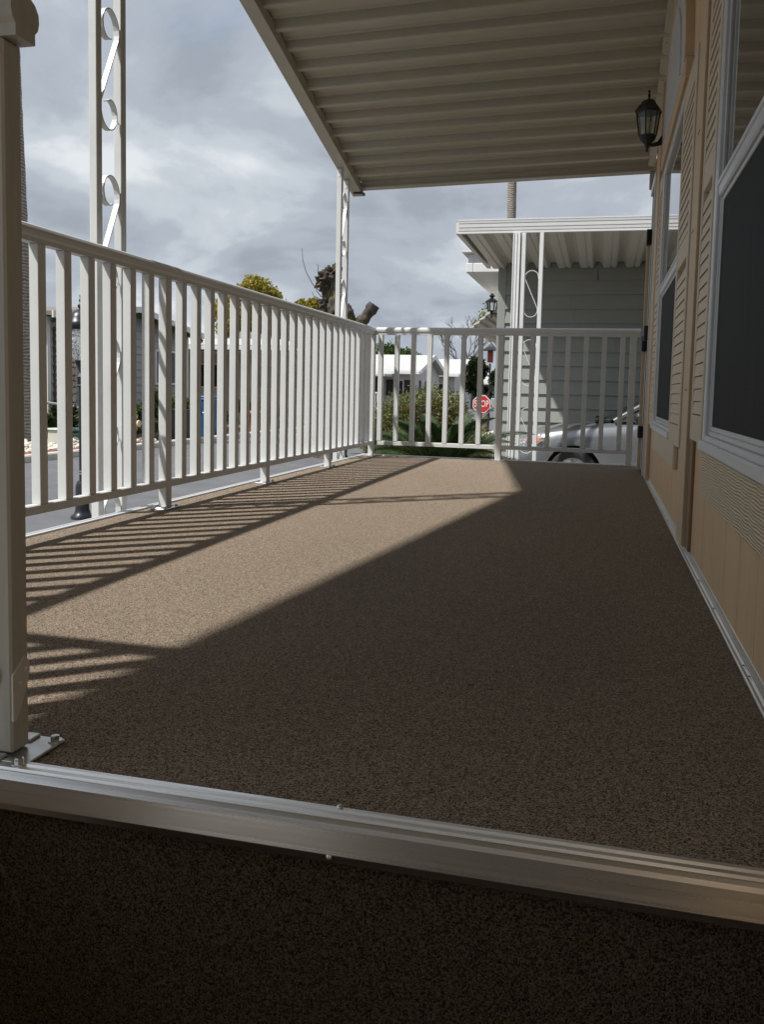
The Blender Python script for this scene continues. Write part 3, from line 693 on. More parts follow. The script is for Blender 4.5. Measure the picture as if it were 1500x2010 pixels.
# ================================================================== NEIGHBOUR HOUSE AND CARPORT
def lap_wall(parent, fn, a0, a1, z0, z1, expo, mat, joints=0, clip=None, seed=1, corner=None):
    """fn(a, out, z)->xyz ; one object per lap board"""
    rg = random.Random(seed); z = z0; row = 0
    while z < z1-.02:
        zt = min(z+expo, z1); b0, b1 = a0, a1
        if clip: b0, b1 = clip(zt, a0, a1)
        if b1-b0 > .1:
            cuts = [b0]+sorted(rg.uniform(b0+.4, b1-.4) for _ in range(joints if b1-b0 > 1.2 else 0))+[b1]
            for i in range(len(cuts)-1):
                p, q = cuts[i]+(.0015 if i else 0), cuts[i+1]-(.0015 if i < len(cuts)-2 else 0)
                if q-p < .05: continue
                lift = .030; mb = MB()
                v = [fn(t, o, h) for t in (p, q) for o, h in ((0, z), (lift, z), (lift, z+.006), (.004, zt-.0005), (0, zt-.0005))]
                mb.add(v, [(0, 1, 6, 5), (1, 2, 7, 6), (2, 3, 8, 7), (3, 4, 9, 8), (4, 0, 5, 9), (4, 3, 2, 1, 0), (5, 6, 7, 8, 9)]); mb.build('siding_board', mat, parent)
        z = zt; row += 1
YW = 11.9
nb = thing('house', (4.5, 14, GZ), 'sage grey lap sided house beyond the far railing, behind the silver car', 'house')
mb = MB(); mb.box(.20, 10, YW, 19, GZ, 2.393); mb.build('wall', 'sage_siding', nb)
lap_wall(nb, lambda a, o, h: (a, YW-o, h), .30, 5.2, GZ+.03, 2.27, .199, 'sage_siding', 2, seed=5)
mb = MB(); mb.bbox(.185, .30, YW-.026, YW+.1, GZ, 2.27, .004); mb.build('corner_board', 'sage_siding', nb)
mb = MB(); mb.box(-.33, .19, YW+.5, 20, 2.285, 2.30); mb.build('soffit', 'white_trim', nb)
mb = MB(); mb.bbox(-.36, -.25, YW+.42, 20, 2.281, 2.42, .01); mb.bbox(-.25, .26, YW+.42, YW+.50, 2.281, 2.42, .01); mb.build('gutter', 'white_trim', nb)
mb = MB(); mb.bbox(-.34, .3, YW+.50, YW+.56, 2.422, 2.56, .006); mb.build('fascia', 'white_trim', nb)
mb = MB(); mb.bbox(-.42, 10, YW+.36, 20, 2.562, 2.59, .006); mb.build('roof', 'white_roofing', nb)
# corrugated patio cover on the left side of that house
pc = thing('patio_cover', (-.2, 14.4, 1.3), 'small corrugated patio cover at the corner of the sage house', 'awning')
for k in range(8):
    xa, xb = .20-.098*k, .20-.098*(k+1)-.012; za, zb = 2.22-.080*k, 2.22-.080*k-.060; mb = MB()
    v = []
    for y0 in (14.0+.02*k, 19.0): v += [(xa, y0, za), (xb, y0, zb), (xb, y0, zb-.030), (xa-.02, y0, za-.052)]
    mb.add(v, [(i, (i+1) % 4, 4+(i+1) % 4, 4+i) for i in range(4)]+[(3, 2, 1, 0), (4, 5, 6, 7)]); mb.build('roof_pan', 'nb_pan_paint', pc)
mb = MB(); mb.bbox(-.35, .18, 15.0, 15.05, 1.60, 1.65, .004); mb.build('rafter', 'nb_pan_paint', pc)
# coach lamp on the corner of the sage house
cl = thing('wall_lantern', (.12, 12.2, 1.7), 'small black coach lamp at the left corner of the sage house', 'lantern')
c2 = (.055, 12.25)
mb = MB(); mb.lathe([(.01, 0), (.012, .07), (.03, .075), (.015, .1)], (*c2, 1.60), 8); mb.build('stem', 'black_iron', cl)
mb = MB(); hexloft(mb, c2, [(.055, 1.715), (.075, 1.835)], 6); mb.build('glass', 'clear_glass', cl)
for k in range(6):
    a = .26+2*PI*k/6; mb = MB(); mb.tube([(c2[0]+.057*math.cos(a), c2[1]+.057*math.sin(a), 1.71), (c2[0]+.078*math.cos(a), c2[1]+.078*math.sin(a), 1.84)], .006, 5); mb.build('cage_bar', 'black_iron', cl)
mb = MB(); hexloft(mb, c2, [(.055, 1.70), (.06, 1.712)]); hexloft(mb, c2, [(.092, 1.838), (.092, 1.85), (.03, 1.89), (.02, 1.90), (.045, 1.925), (.01, 1.965)]); mb.build('cap', 'black_iron', cl)
mb = MB(); mb.bbox(.05, .20, 12.24, 12.26, 1.66, 1.68, .003); mb.build('arm', 'black_iron', cl)

# carport awning in front of that house
YA = 9.25
ca = thing('carport_awning', (4, 10.5, 2.3), 'white ribbed carport awning in front of the sage house', 'awning')
fz0, fz1 = 2.253, 2.410
fpr = [(0, fz0), (-.014, fz0+.006), (-.014, fz0+.026), (-.006, fz0+.030), (-.016, fz0+.036), (-.018, fz0+.060), (-.008, fz0+.066), (-.020, fz0+.072), (-.022, fz0+.104), (-.012, fz0+.110), (-.024, fz0+.116), (-.026, fz0+.134), (-.016, fz0+.138), (-.026, fz0+.144), (-.026, fz1), (.06, fz1), (.06, fz1-.01), (.002, fz1-.01)]
mb = MB(); mb.prism(fpr, lambda p, q, t: (t, YA+p, q), .06, 9.6); mb.build('fascia', 'white_trim', ca)
mb = MB(); mb.prism([(p+.03, q) for p, q in [(0, 0), (.05, 0), (.05, .12), (0, .12)]], lambda p, q, t: (.03+p-.03, t, 2.262+q+.0*t), YA, YW-.06); mb.build('side_rail', 'nb_pan_paint', ca)
x = .115; kk = 0
while x < 5.2:
    pw = .305; prof = [(0, .0), (.085, 0), (.10, .012), (.115, .012), (.13, 0), (.165, 0), (.20, .075), (.235, .085), (.27, .075), (.3045, .0)]
    mb = MB(); top = [(p, q+.002) for p, q in prof][::-1]
    zz0, zz1 = 2.300, 2.262
    v0 = [(x+p, YA+.004, zz0+q) for p, q in prof+top]; v1 = [(x+p, YW-.03, zz1+q) for p, q in prof+top]; k_ = len(v0)
    mb.add(v0+v1, [(i, (i+1) % k_, k_+(i+1) % k_, k_+i) for i in range(k_)]); mb.build('roof_pan', 'nb_pan_paint', ca); x += pw
mb = MB(); mb.box(.06, 9.6, YA, YW, 2.394, 2.404); mb.build('top_skin', 'white_roofing', ca)
for nm, x0, x1, y0 in (('downspout', .676, .755, YA-.035), ('post', .770, .816, YA-.02), ('post', .966, 1.010, YA-.02)):
    mb = MB()
    if nm == 'downspout':
        wv_ = x1-x0; pts = [(0, 0), (0, .05), (wv_, .05), (wv_, 0), (wv_*.86, 0), (wv_*.8, .008), (wv_*.62, .008), (wv_*.56, 0), (wv_*.44, 0), (wv_*.38, .008), (wv_*.2, .008), (wv_*.14, 0)]
        mb.prism(pts, lambda p, q, t: (x0+p, y0+q, t), GZ+.05, fz0)
    else: mb.bbox(x0, x1, y0, y0+.045, GZ, fz0, .004)
    mb.build(nm, 'white_trim', ca)
def s_open(cx_, z0, z1, r, y):
    pts = []
    for i in range(15): a = -.15+(PI+.45)*i/14; pts.append((cx_+r*math.cos(a), y, z1-r+r*math.sin(a)))
    for i in range(15): a = PI*2+.30-(PI+.45)*i/14; pts.append((cx_+r*math.cos(a), y, z0+r+r*math.sin(a)))
    return pts
for k in range(4):
    z1 = 1.849-.752*k; mb = MB(); mb.strip(s_open(.891, z1-.505, z1, .073, YA+.003), (0, .022, 0), .007); mb.build('scroll', 'white_trim', ca)

# ================================================================== SILVER CAR
CX, CY0, CW = .60, 9.72, 1.74
car = thing('car', (CX+2.1, CY0+CW/2, GZ+.03), 'silver car parked under the white carport awning', 'car')
def car_body():
    # stations: (x, half width, z_bottom, z_widest, z_shoulder, z_top_edge, z_center)
    st = [(0.0, .50, .30, .42, .52, .56, .57), (.05, .66, .24, .44, .56, .615, .625), (.16, .76, .21, .48, .61, .675, .69), (.35, .82, .20, .52, .68, .745, .765), (.60, .855, .20, .56, .735, .795, .825),
          (.95, .865, .20, .60, .78, .842, .88), (1.25, .87, .20, .62, .80, .868, .915), (1.5, .87, .20, .62, .815, .89, .935), (2.4, .87, .20, .63, .84, .91, .93), (3.4, .87, .20, .64, .87, .93, .95), (4.0, .84, .22, .66, .88, .93, .95), (4.35, .76, .28, .64, .84, .88, .90), (4.42, .66, .34, .6, .78, .82, .83)]
    v = []; n = None
    for x, hw, zb, zw, zs_, zt, zc in st:
        half = [(hw*.90, zb), (hw*.985, zb+.08), (hw, zw), (hw*.985, (zw+zs_)/2), (hw*.955, zs_), (hw*.90, zt-.006), (hw*.82, zt+(zc-zt)*.45), (hw*.45, zt+(zc-zt)*.88), (0, zc)]
        ring = [(CX+x, CY0+CW/2-a, GZ+.03+b) for a, b in half] + [(CX+x, CY0+CW/2+a, GZ+.03+b) for a, b in half[-2::-1]]
        n = len(ring); v += ring
    f = [(i*n+k, i*n+k+1, (i+1)*n+k+1, (i+1)*n+k) for i in range(len(st)-1) for k in range(n-1)] + [(i*n+n-1, i*n, (i+1)*n, (i+1)*n+n-1) for i in range(len(st)-1)]
    mb = MB(); mb.add(v, f, True); mb.add(v[:n], [tuple(range(n))]); mb.add(v[-n:], [tuple(range(n-1, -1, -1))]); return mb
body = car_body().build('body', 'car_silver', car)
bm = bmesh.new(); bm.from_mesh(body.data); bmesh.ops.remove_doubles(bm, verts=bm.verts, dist=.0005); bmesh.ops.recalc_face_normals(bm, faces=bm.faces); bm.to_mesh(body.data); bm.free()
WX = (CX+.80, CX+3.42); WR = .285
cut = MB()
for wx in WX:
    for y0, y1 in ((CY0-.1, CY0+.30), (CY0+CW-.30, CY0+CW+.1)):
        cut.prism([(.325*math.cos(2*PI*k/32), .325*math.sin(2*PI*k/32)) for k in range(32)], lambda p, q, t: (wx+p, t, GZ+.03+WR+q), y0, y1)
co = cut.build('cutter', 'car_silver')
md = body.modifiers.new('b', 'BOOLEAN'); md.operation = 'DIFFERENCE'; md.object = co; md.solver = 'EXACT'
sb = body.modifiers.new('s', 'BEVEL'); sb.width = .012; sb.segments = 2; sb.limit_method = 'ANGLE'; sb.angle_limit = .7
dg = bpy.context.evaluated_depsgraph_get(); me2 = bpy.data.meshes.new_from_object(body.evaluated_get(dg)); body.modifiers.clear(); body.data = me2; bpy.data.objects.remove(co)
for wx in WX:
    for ys_, yb in ((CY0+.03, 1), (CY0+CW-.03, -1)):
        mb = MB(); c = (wx, 0, GZ+.03+WR)
        prof = [(.18, .0), (.205, -.012), (.255, -.012), (.278, .01), (.285, .05), (.285, .17), (.27, .20), (.18, .20)]
        def ring_(mb, prof, n=36):
            v = [(wx+r*math.cos(2*PI*k/n), ys_+yb*o, c[2]+r*math.sin(2*PI*k/n)) for r, o in prof for k in range(n)]
            mb.add(v, [(i*n+k, i*n+(k+1) % n, (i+1)*n+(k+1) % n, (i+1)*n+k) for i in range(len(prof)-1) for k in range(n)], True)
        ring_(mb, prof); wh = mb.build('wheel', 'tyre', car)
        mb = MB(); ring_(mb, [(.185, .0), (.185, .02), (.17, .05), (.05, .06), (.001, .06)])
        mb.build('rim', 'alloy', wh)
        for k in range(5):
            a = 2*PI*k/5+.3; mb = MB(); mb.tube([(wx+.03*math.cos(a), ys_+yb*.015, c[2]+.03*math.sin(a)), (wx+.175*math.cos(a), ys_+yb*.008, c[2]+.175*math.sin(a))], .020, 6); mb.build('spoke', 'alloy', wh)
        mb = MB(); v = []
        for k in range(25):
            a = PI*k/24; v += [(wx+.324*math.cos(a), ys_+yb*.20, c[2]+.324*math.sin(a)), (wx+.324*math.cos(a), ys_+yb*.02, c[2]+.324*math.sin(a))]
        mb.add(v, [(2*i, 2*i+1, 2*i+3, 2*i+2) for i in range(24)]); mb.add([v[0]]+[v[2*i] for i in range(1, 25)], [tuple(range(25))]); mb.build('arch_liner', 'plastic_black', car)
# greenhouse
zb_ = GZ+.03
gh = [(1.16, .70, .90), (1.30, .74, .955), (2.02, .60, 1.36), (2.35, .585, 1.42), (3.0, .58, 1.425), (3.4, .585, 1.38), (4.02, .70, .955)]
v = []
for x, hw, z in gh: v += [(CX+x, CY0+CW/2-hw, zb_+z), (CX+x, CY0+CW/2, zb_+z+.025), (CX+x, CY0+CW/2+hw, zb_+z)]
mb = MB(); mb.add(v[6:18], [(i*3+k, i*3+k+1, (i+1)*3+k+1, (i+1)*3+k) for i in range(3) for k in range(2)], True)
for s, e in ((0, -1), (2, 1)):                       # pillars as solid bars
    yb = CY0+CW/2
    for (xa, ha, za), (xb, hb, zb2) in (((1.24, .80, .90), (2.02, .60, 1.36)), ((2.42, .835, .90), (2.40, .585, 1.42)), ((4.05, .76, .93), (3.4, .585, 1.38))):
        mb.tube([(CX+xa, yb+e*ha, zb_+za), (CX+(xa+xb)/2, yb+e*((ha+hb)/2+.02), zb_+(za+zb2)/2+.01), (CX+xb, yb+e*hb, zb_+zb2)], .03, 8)
    mb.tube([(CX+2.02, yb+e*.60, zb_+1.36), (CX+2.35, yb+e*.585, zb_+1.42), (CX+3.0, yb+e*.58, zb_+1.425), (CX+3.4, yb+e*.585, zb_+1.38)], .028, 8)
mb.build('roof', 'car_silver', car)
mb = MB(); yb = CY0+CW/2
mb.add([(CX+1.20, yb-.76, zb_+.895), (CX+1.12, yb, zb_+.925), (CX+1.20, yb+.76, zb_+.895), (CX+2.02, yb+.60, zb_+1.36), (CX+2.0, yb, zb_+1.385), (CX+2.02, yb-.60, zb_+1.36)], [(0, 1, 4, 5), (1, 2, 3, 4)], True); mb.build('windshield', 'dark_window', car)
mb = MB(); mb.bbox(CX+1.02, CX+1.22, yb-.74, yb+.74, zb_+.880, zb_+.925, .015); mb.build('cowl', 'plastic_black', car)
for e in (-1, 1):
    for pts in ([(1.30, .805, .90), (2.38, .84, .91), (2.36, .59, 1.40), (2.04, .605, 1.35)], [(2.46, .84, .91), (3.95, .77, .93), (3.38, .59, 1.37), (2.44, .59, 1.41)]):
        mb = MB(); mb.add([(CX+a, yb+e*b, zb_+c) for a, b, c in pts], [(0, 1, 2, 3)]); mb.build('side_window', 'dark_window', car)
    mb = MB(); mb.ico((CX+1.52, yb+e*.985, zb_+.955), .10, 2, .15, 2, (.75, 1, .78)); mi = mb.build('mirror', 'plastic_black', car)
    mb = MB(); mb.tube([(CX+1.56, yb+e*.84, zb_+.90), (CX+1.54, yb+e*.93, zb_+.93)], .025, 6); mb.build('arm', 'plastic_black', mi)
    # headlight wrapping the front corner
    mb = MB(); v = []
    for x, hw, z0, z1 in ((.05, .655, .50, .585), (.16, .765, .52, .655), (.34, .826, .575, .715), (.46, .846, .655, .735)):
        v += [(CX+x-.012, yb+e*(hw+.012), zb_+z0), (CX+x-.008, yb+e*(hw*.965+.014), zb_+z1)]
    mb.add(v, [(2*i, 2*i+1, 2*i+3, 2*i+2) for i in range(3)], True); hl = mb.build('headlight', 'dimple_glass', car)
    mb = MB(); mb.bbox(CX+.25, CX+.42, yb+e*.835-.012, yb+e*.835+.012, zb_+.63, zb_+.69, .01); mb.build('indicator', 'reflector_orange', hl)
    # door seam and fender crease as raised strips of black seal
    for xs in (1.42, 2.42):
        mb = MB(); mb.strip([(CX+xs, yb+e*(.8705), zb_+.62), (CX+xs, yb+e*.859, zb_+.73), (CX+xs+.01, yb+e*.834, zb_+.83)], (.008, 0, 0), .006); mb.build('door_seam', 'plastic_black', car)
mb = MB(); mb.bbox(CX-.012, CX+.05, yb-.42, yb+.42, zb_+.34, zb_+.50, .02); mb.build('grille', 'plastic_black', car)

# ================================================================== PLANTS
def leaf(mb, c, d, up, ln, wd, fold=.25):
    d = d.normalized(); s = d.cross(up)
    s = s.normalized() if s.length > 1e-4 else Vector((1, 0, 0)); n = s.cross(d)
    a = c; b = c+d*ln*.45+s*wd-n*wd*fold; e = c+d*ln; f = c+d*ln*.45-s*wd-n*wd*fold
    o = len(mb.v); mb.v += [tuple(a), tuple(b), tuple(e), tuple(f)]; mb.f += [(o, o+1, o+2), (o, o+2, o+3)]; mb.smooth += [False, False]
def rvec(rg): 
    while True:
        v = Vector((rg.uniform(-1, 1), rg.uniform(-1, 1), rg.uniform(-1, 1)))
        if .05 < v.length < 1: return v.normalized()
def crown(name, mat, parent, clumps, n, ln, wd, seed, shell=.75):
    """clumps: (x,y,z,rx,ry,rz); leaves scattered through the outer shell of each clump"""
    rg = random.Random(seed); mb = MB(); tot = sum((a[3]*a[4]*a[5])**(2/3) for a in clumps)
    for (x, y, z, rx, ry, rz) in clumps:
        k = int(n*(rx*ry*rz)**(2/3)/tot)
        for _ in range(k):
            d = rvec(rg); r = (rg.random()**.45)*(1-shell*.0); lump = 1+.32*mnoise.noise(d*2.6+Vector((x, y, z)))
            c = Vector((x+d.x*rx*r*lump, y+d.y*ry*r*lump, z+d.z*rz*r*lump))
            q = rvec(rg); leaf(mb, c, (d*.5+q+Vector((0, 0, .1))), rvec(rg), ln*rg.uniform(.6, 1.3), wd*rg.uniform(.7, 1.2))
    return mb.build(name, mat, parent)
def limbs(mb, base, tips, r, rg, n=7):
    for t in tips:
        p0 = Vector(base); p1 = Vector(t); mid = [p0.lerp(p1, k/4)+Vector((rg.uniform(-1, 1), rg.uniform(-1, 1), 0))*.06*(p1-p0).length*(0 if k in (0, 4) else 1) for k in range(5)]
        mb.tube(mid, [r*(1-.8*k/4) for k in range(5)], n)
# flowering hedge beyond the far railing
rg = random.Random(11)
hs = thing('shrub', (-.95, 13, GZ), 'wide flowering shrub with green and purple tips beyond the far railing', 'shrub')
cl_ = [(-1.75, 13.1, -.25, .42, .5, .55), (-1.40, 13.0, .05, .45, .5, .48), (-1.02, 13.1, .14, .46, .5, .5), (-.72, 13.2, .10, .36, .5, .46), (-.38, 13.1, -.42, .30, .45, .40), (-1.0, 12.8, -.40, .7, .5, .4), (-.35, 12.9, -.42, .5, .5, .4)]
crown('foliage', 'leaf_bush', hs, cl_, 15000, .05, .017, 21)
crown('dry_twigs', 'leaf_brown', hs, [(a, b, c-.12, d*.98, e*.98, f*.85) for a, b, c, d, e, f in cl_], 11000, .10, .006, 22)
mb = MB(); limbs(mb, (-.9, 13.1, GZ), [(rg.uniform(-1.8, .1), rg.uniform(12.7, 13.4), rg.uniform(-.2, .5)) for _ in range(22)], .035, rg, 5); mb.build('stem', 'bark_grey', hs)
fl_ = MB()
for _ in range(170):
    c = random.Random(_*7+1); a = cl_[c.randrange(len(cl_))]; d = rvec(c)
    fl_.ico((a[0]+d.x*a[3]*1.02, a[1]-abs(d.y)*a[4]*1.02, a[2]+d.z*a[5]*1.02), .011, 1, .3, 3, (1, 1, 1), False, _)
fl_.build('flowers', 'berry_purple', hs, kind='stuff')
# sago palm right behind the deck
rg = random.Random(5); sp = thing('sago_palm', (.15, 8.05, GZ), 'dark green sago palm just behind the far end of the deck', 'palm')
mb = MB(); mb.lathe([(.14, 0), (.16, .12), (.15, .30), (.09, .40)], (.15, 8.05, GZ), 12); mb.build('trunk', 'bark_grey', sp)
for k in range(34):
    a = 2*PI*k/34*1.0+rg.uniform(-.12, .12); tier = k % 3; el = (.95, .55, .22)[tier]+rg.uniform(-.1, .1); ln = rg.uniform(.70, .88)*(1.12 if tier else .92)
    base = Vector((.15+.05*math.cos(a), 8.05+.05*math.sin(a), GZ+.38)); pts = []
    for i in range(13):
        t = i/12; h = ln*(t*math.cos(el)+.10*t*t); z = ln*(t*math.sin(el) + .42*t - .62*t*t*(1.0-.25*math.sin(el)))
        pts.append(base+Vector((math.cos(a)*h, math.sin(a)*h, z)))
    mb = MB(); mb.tube(pts, [.008*(1-.75*i/12) for i in range(13)], 4)
    for i in range(56):
        t = .12+.88*i/56; j = min(11, int(t*12)); q = pts[j].lerp(pts[j+1], t*12-j); dr = (pts[j+1]-pts[j]).normalized(); sd_ = dr.cross(Vector((0, 0, 1))).normalized(); up = sd_.cross(dr)
        l_ = .145*math.sin(PI*min(1, .18+t*.86))**.7+.02
        for s in (-1, 1): leaf(mb, q, sd_*s*.95+dr*.75+up*.45, up, l_, .0085, .1)
    mb.build('frond', 'leaf_sago', sp)
# low ground cover by the deck end
rg = random.Random(8); gc = MB()
for _ in range(2600):
    leaf(gc, Vector((rg.uniform(-.9, .6), rg.uniform(6.5, 9.0), GZ+rg.uniform(.0, .22))), rvec(rg)+Vector((0, 0, .6)), rvec(rg), .07, .018)
gc.build('ground_cover', 'leaf_dark', label='low dark ground cover behind the deck', cat='ground cover', kind='stuff')

# -------- trees
def tree(name, label, base, r, tips, clumps, mat, n, ln, wd, seed, group=None, barkm='bark_grey'):
    rg = random.Random(seed); t = thing(name, base, label, 'tree', group); mb = MB()
    h = min(c[2] for c in clumps)-base[2]
    fork = Vector(base)+Vector((0, 0, h*.8)); mb.tube([base, Vector(base).lerp(fork, .5)+Vector((.05, 0, 0)), fork], [r, r*.85, r*.7], 9)
    limbs(mb, fork, tips or [(c[0], c[1], c[2]+c[5]*.3) for c in clumps], r*.5, rg); mb.build('trunk', barkm, t)
    crown('crown', mat, t, clumps, n, ln, wd, seed); return t
def blob(c, R, k, seed, sq=.75):
    rg = random.Random(seed); out = []
    for _ in range(k):
        d = rvec(rg); f = rg.uniform(.45, .92); s = rg.uniform(.22, .38)
        out.append((c[0]+d.x*R[0]*f, c[1]+d.y*R[1]*f, c[2]+d.z*R[2]*f, R[0]*s, R[1]*s, R[2]*s*1.05))
    return out
tree('leafy_tree', 'rounded yellow green tree behind the white roofed house', (-16.6, 42, GZ), .22, None, blob((-16.7, 42, 4.05), (2.15, 1.6, 2.25), 54, 1), 'leaf_yellow', 80000, .16, .062, 31)
tree('leafy_tree', 'small yellow green tree just left of the dead trunk', (-13.5, 42, GZ), .15, None, blob((-13.5, 42, 4.1), (1.15, .9, 1.45), 24, 4), 'leaf_yellow', 22000, .15, .058, 32)
# tall dark tree rising behind the grey house is out of view; bare and spring trees near the far houses
def bare_tree(name, label, base, h, spread, seed, leafm=None, nleaf=0, ls=.14):
    rg = random.Random(seed); t = thing(name, base, label, 'tree'); mb = MB(); tips = []
    def grow(p, d, l, r, dep):
        q = p+d*l; mb.tube([p, p.lerp(q, .5)+rvec(rg)*l*.05, q], [r, r*.85, r*.7], 5, False)
        if dep == 0: tips.append(q); return
        for _ in range(3 if dep > 1 else 4):
            nd = (d+rvec(rg)*spread+Vector((0, 0, .15))).normalized(); grow(q, nd, l*rg.uniform(.62, .82), r*.62, dep-1)
    grow(Vector(base), Vector((0, 0, 1)), h*.30, h*.018, 5 if not leafm else 4); mb.build('trunk', 'bark_grey', t)
    if leafm:
        lf = MB()
        for q in tips:
            for _ in range(nleaf): leaf(lf, q+rvec(rg)*rg.uniform(0, .45), rvec(rg), rvec(rg), ls, ls*.36)
        lf.build('crown', leafm, t)
    return t
bare_tree('bare_tree', 'leafless grey tree between the white house and the blue house', (-8.6, 62, GZ), 7.2, .62, 41)
bare_tree('spring_tree', 'sparse tree with fresh pale leaves behind the blue house', (-6.4, 70, GZ), 9.6, .55, 43, 'leaf_spring', 16, .26)
tree('dark_tree', 'dark green rounded tree behind the ridge of the white house', (-15.6, 70, GZ), .3, None, blob((-15.2, 70, 2.8), (4.0, 2.2, 2.6), 14, 9), 'leaf_green', 9000, .26, .09, 44)
tree('dark_tree', 'dark bushy tree right beside the corner of the sage house', (-1.9, 26, GZ), .12, None, blob((-2.0, 26, .95), (.75, .6, .75), 10, 12), 'leaf_dark', 6000, .10, .035, 45)
# dead, cut-back trunk behind the railing
rg = random.Random(2)
dt = thing('dead_tree', (-3.05, 14, GZ), 'dead gnarled tree trunk with sawn stubs behind the far scrollwork post', 'tree')
def gnarl(mb, pts, rads, n=18, amp=.35, fr=3.0, seed=0, sub=4):
    P, Rr = [], []
    for i in range(len(pts)-1):
        for k in range(sub): t = k/sub; P.append(Vector(pts[i]).lerp(Vector(pts[i+1]), t)); Rr.append(rads[i]+(rads[i+1]-rads[i])*t)
    P.append(Vector(pts[-1])); Rr.append(rads[-1]); s0 = len(mb.v); mb.tube(P, Rr, n)
    for i in range(s0, len(mb.v)):
        v = Vector(mb.v[i]); j = min(range(len(P)), key=lambda q: (P[q]-v).length_squared); d = v-P[j]
        k = 1+amp*mnoise.noise(v*fr+Vector((seed, 0, 0)))+amp*.6*mnoise.noise(v*fr*3.1+Vector((0, seed, 0)))
        mb.v[i] = tuple(P[j]+d*k)
mb = MB(); gnarl(mb, [(-3.0, 14, GZ), (-3.02, 14, .2), (-2.98, 14, 1.2), (-3.0, 14.02, 1.8), (-2.99, 14, 2.3), (-3.0, 14, 2.62)], [.28, .22, .17, .17, .19, .10], 40, .55, 3.4, 1, 14)
for i, (c, r) in enumerate([((-3.15, 13.9, 2.34), .11), ((-3.10, 13.88, 2.44), .11), ((-3.0, 13.9, 2.52), .12), ((-3.12, 13.92, 2.0), .09), ((-2.93, 14, 2.63), .07)]): mb.ico(c, r, 4, 1.0, 2.6, (1, 1, 1), False, i+3)
mb.build('trunk', 'bark_dead', dt)
mb = MB(); gnarl(mb, [(-2.85, 14, 1.0), (-2.6, 14, 1.55), (-2.38, 14, 1.78), (-2.24, 14, 1.99)], [.14, .12, .095, .09], 24, .4, 6, 5, 8); mb.build('sawn_branch', 'bark_dead', dt)
mb = MB(); gnarl(mb, [(-2.9, 13.9, 1.0), (-2.70, 13.9, 1.5), (-2.66, 13.9, 1.78), (-2.72, 13.9, 1.98)], [.16, .13, .11, .05], 24, .7, 6, 9, 8); mb.build('sawn_branch', 'bark_dead', dt)
mb = MB(); gnarl(mb, [(-3.1, 14, .9), (-3.6, 14.1, 1.35), (-4.0, 14.1, 1.6), (-4.25, 14.1, 1.72)], [.15, .13, .11, .09], 14, .6, 6, 12); mb.build('sawn_branch', 'bark_dead', dt)
for pts in ([(-3.2, 13.9, 2.2), (-3.34, 13.9, 2.33), (-3.47, 13.9, 2.55), (-3.53, 13.9, 2.75), (-3.55, 13.9, 2.96)], [(-3.22, 13.9, 2.4), (-3.25, 13.9, 2.55), (-3.24, 13.9, 2.66), (-3.28, 13.9, 2.68)], [(-3.15, 13.85, 2.1), (-3.26, 13.85, 2.22), (-3.24, 13.85, 2.28)], [(-3.12, 13.85, 1.9), (-3.22, 13.85, 1.85), (-3.25, 13.85, 1.92), (-3.22, 13.85, 1.98)], [(-3.15, 13.85, 2.05), (-3.3, 13.85, 2.12), (-3.33, 13.85, 2.2)]):
    mb = MB(); mb.tube(pts, [.009*(1-.6*i/(len(pts)-1)) for i in range(len(pts))], 5); mb.build('twig', 'bark_dead', dt)
# palm trunks
RPT = random.Random(4)
def palm_trunk(x, y, z1, r0, r1, label, lean=0):
    t = thing('palm_tree', (x, y, GZ), label, 'palm'); mb = MB(); pts = []; rr = []
    for i in range(90):
        k = i/89; pts.append((x+lean*k, y, GZ+(z1-GZ)*k)); rr.append((r0+(r1-r0)*min(1, k*1.3))*(1+RPT.uniform(-.02, .03))*(1+.5*max(0, .05-k)*10))
    mb.tube(pts, rr, 14); mb.build('trunk', 'palm_bark', t)
    mb = MB(); rg = random.Random(int(x*10)+3)
    for k in range(24):
        a = 2*PI*k/24; el = rg.uniform(-.3, 1.2); c = Vector((x+lean, y, z1)); pp = [c+Vector((math.cos(a)*1.7*t_*math.cos(el*(1-t_*.6)), math.sin(a)*1.7*t_*math.cos(el*(1-t_*.6)), 1.4*t_*math.sin(el)-1.2*t_*t_)) for t_ in (0, .25, .5, .75, 1)]
        mb.tube(pp, [.03, .025, .02, .015, .01], 4)
        for _ in range(26): leaf(mb, pp[4], rvec(rg)+Vector((math.cos(a), math.sin(a), -.5)), rvec(rg), .9, .03)
    mb.build('fronds', 'leaf_green', t)
palm_trunk(-9.43, 14.0, 11.5, .33, .20, 'dark palm trunk behind the near end of the left railing', -.25)
palm_trunk(-1.62, 30, 15.5, .17, .15, 'slim pale palm trunk rising behind the carport awning', -.25)

# ================================================================== HOUSES ACROSS THE STREET
XA = -10.0
ga = thing('house', (XA-4, 18.7, GZ), 'grey lap sided house with a brown gabled roof across the street', 'house')
ya, yb2, zr, ze = 15.62, 21.8, 2.32, 1.93; ym = 18.7
mb = MB(); mb.prism([(ya, GZ), (yb2, GZ), (yb2, ze), (ym, zr), (ya, ze)], lambda p, q, t: (t, p, q), XA-9, XA); mb.build('wall', 'grey_siding', ga)
def gclip(zt, a0, a1):
    if zt <= ze: return a0, a1
    k = (zt-ze)/(zr-ze); return a0+(ym-a0)*k, a1-(a1-ym)*k
lap_wall(ga, lambda a, o, h: (XA+o, a, h), ya+.08, yb2-.08, GZ+.25, zr, .195, 'grey_siding', 1, gclip, 9)
for a, b in ((ya-.02, ya+.08), (yb2-.08, yb2+.02)):
    mb = MB(); mb.bbox(XA, XA+.03, a, b, GZ, ze, .004); mb.build('corner_board', 'white_trim', ga)
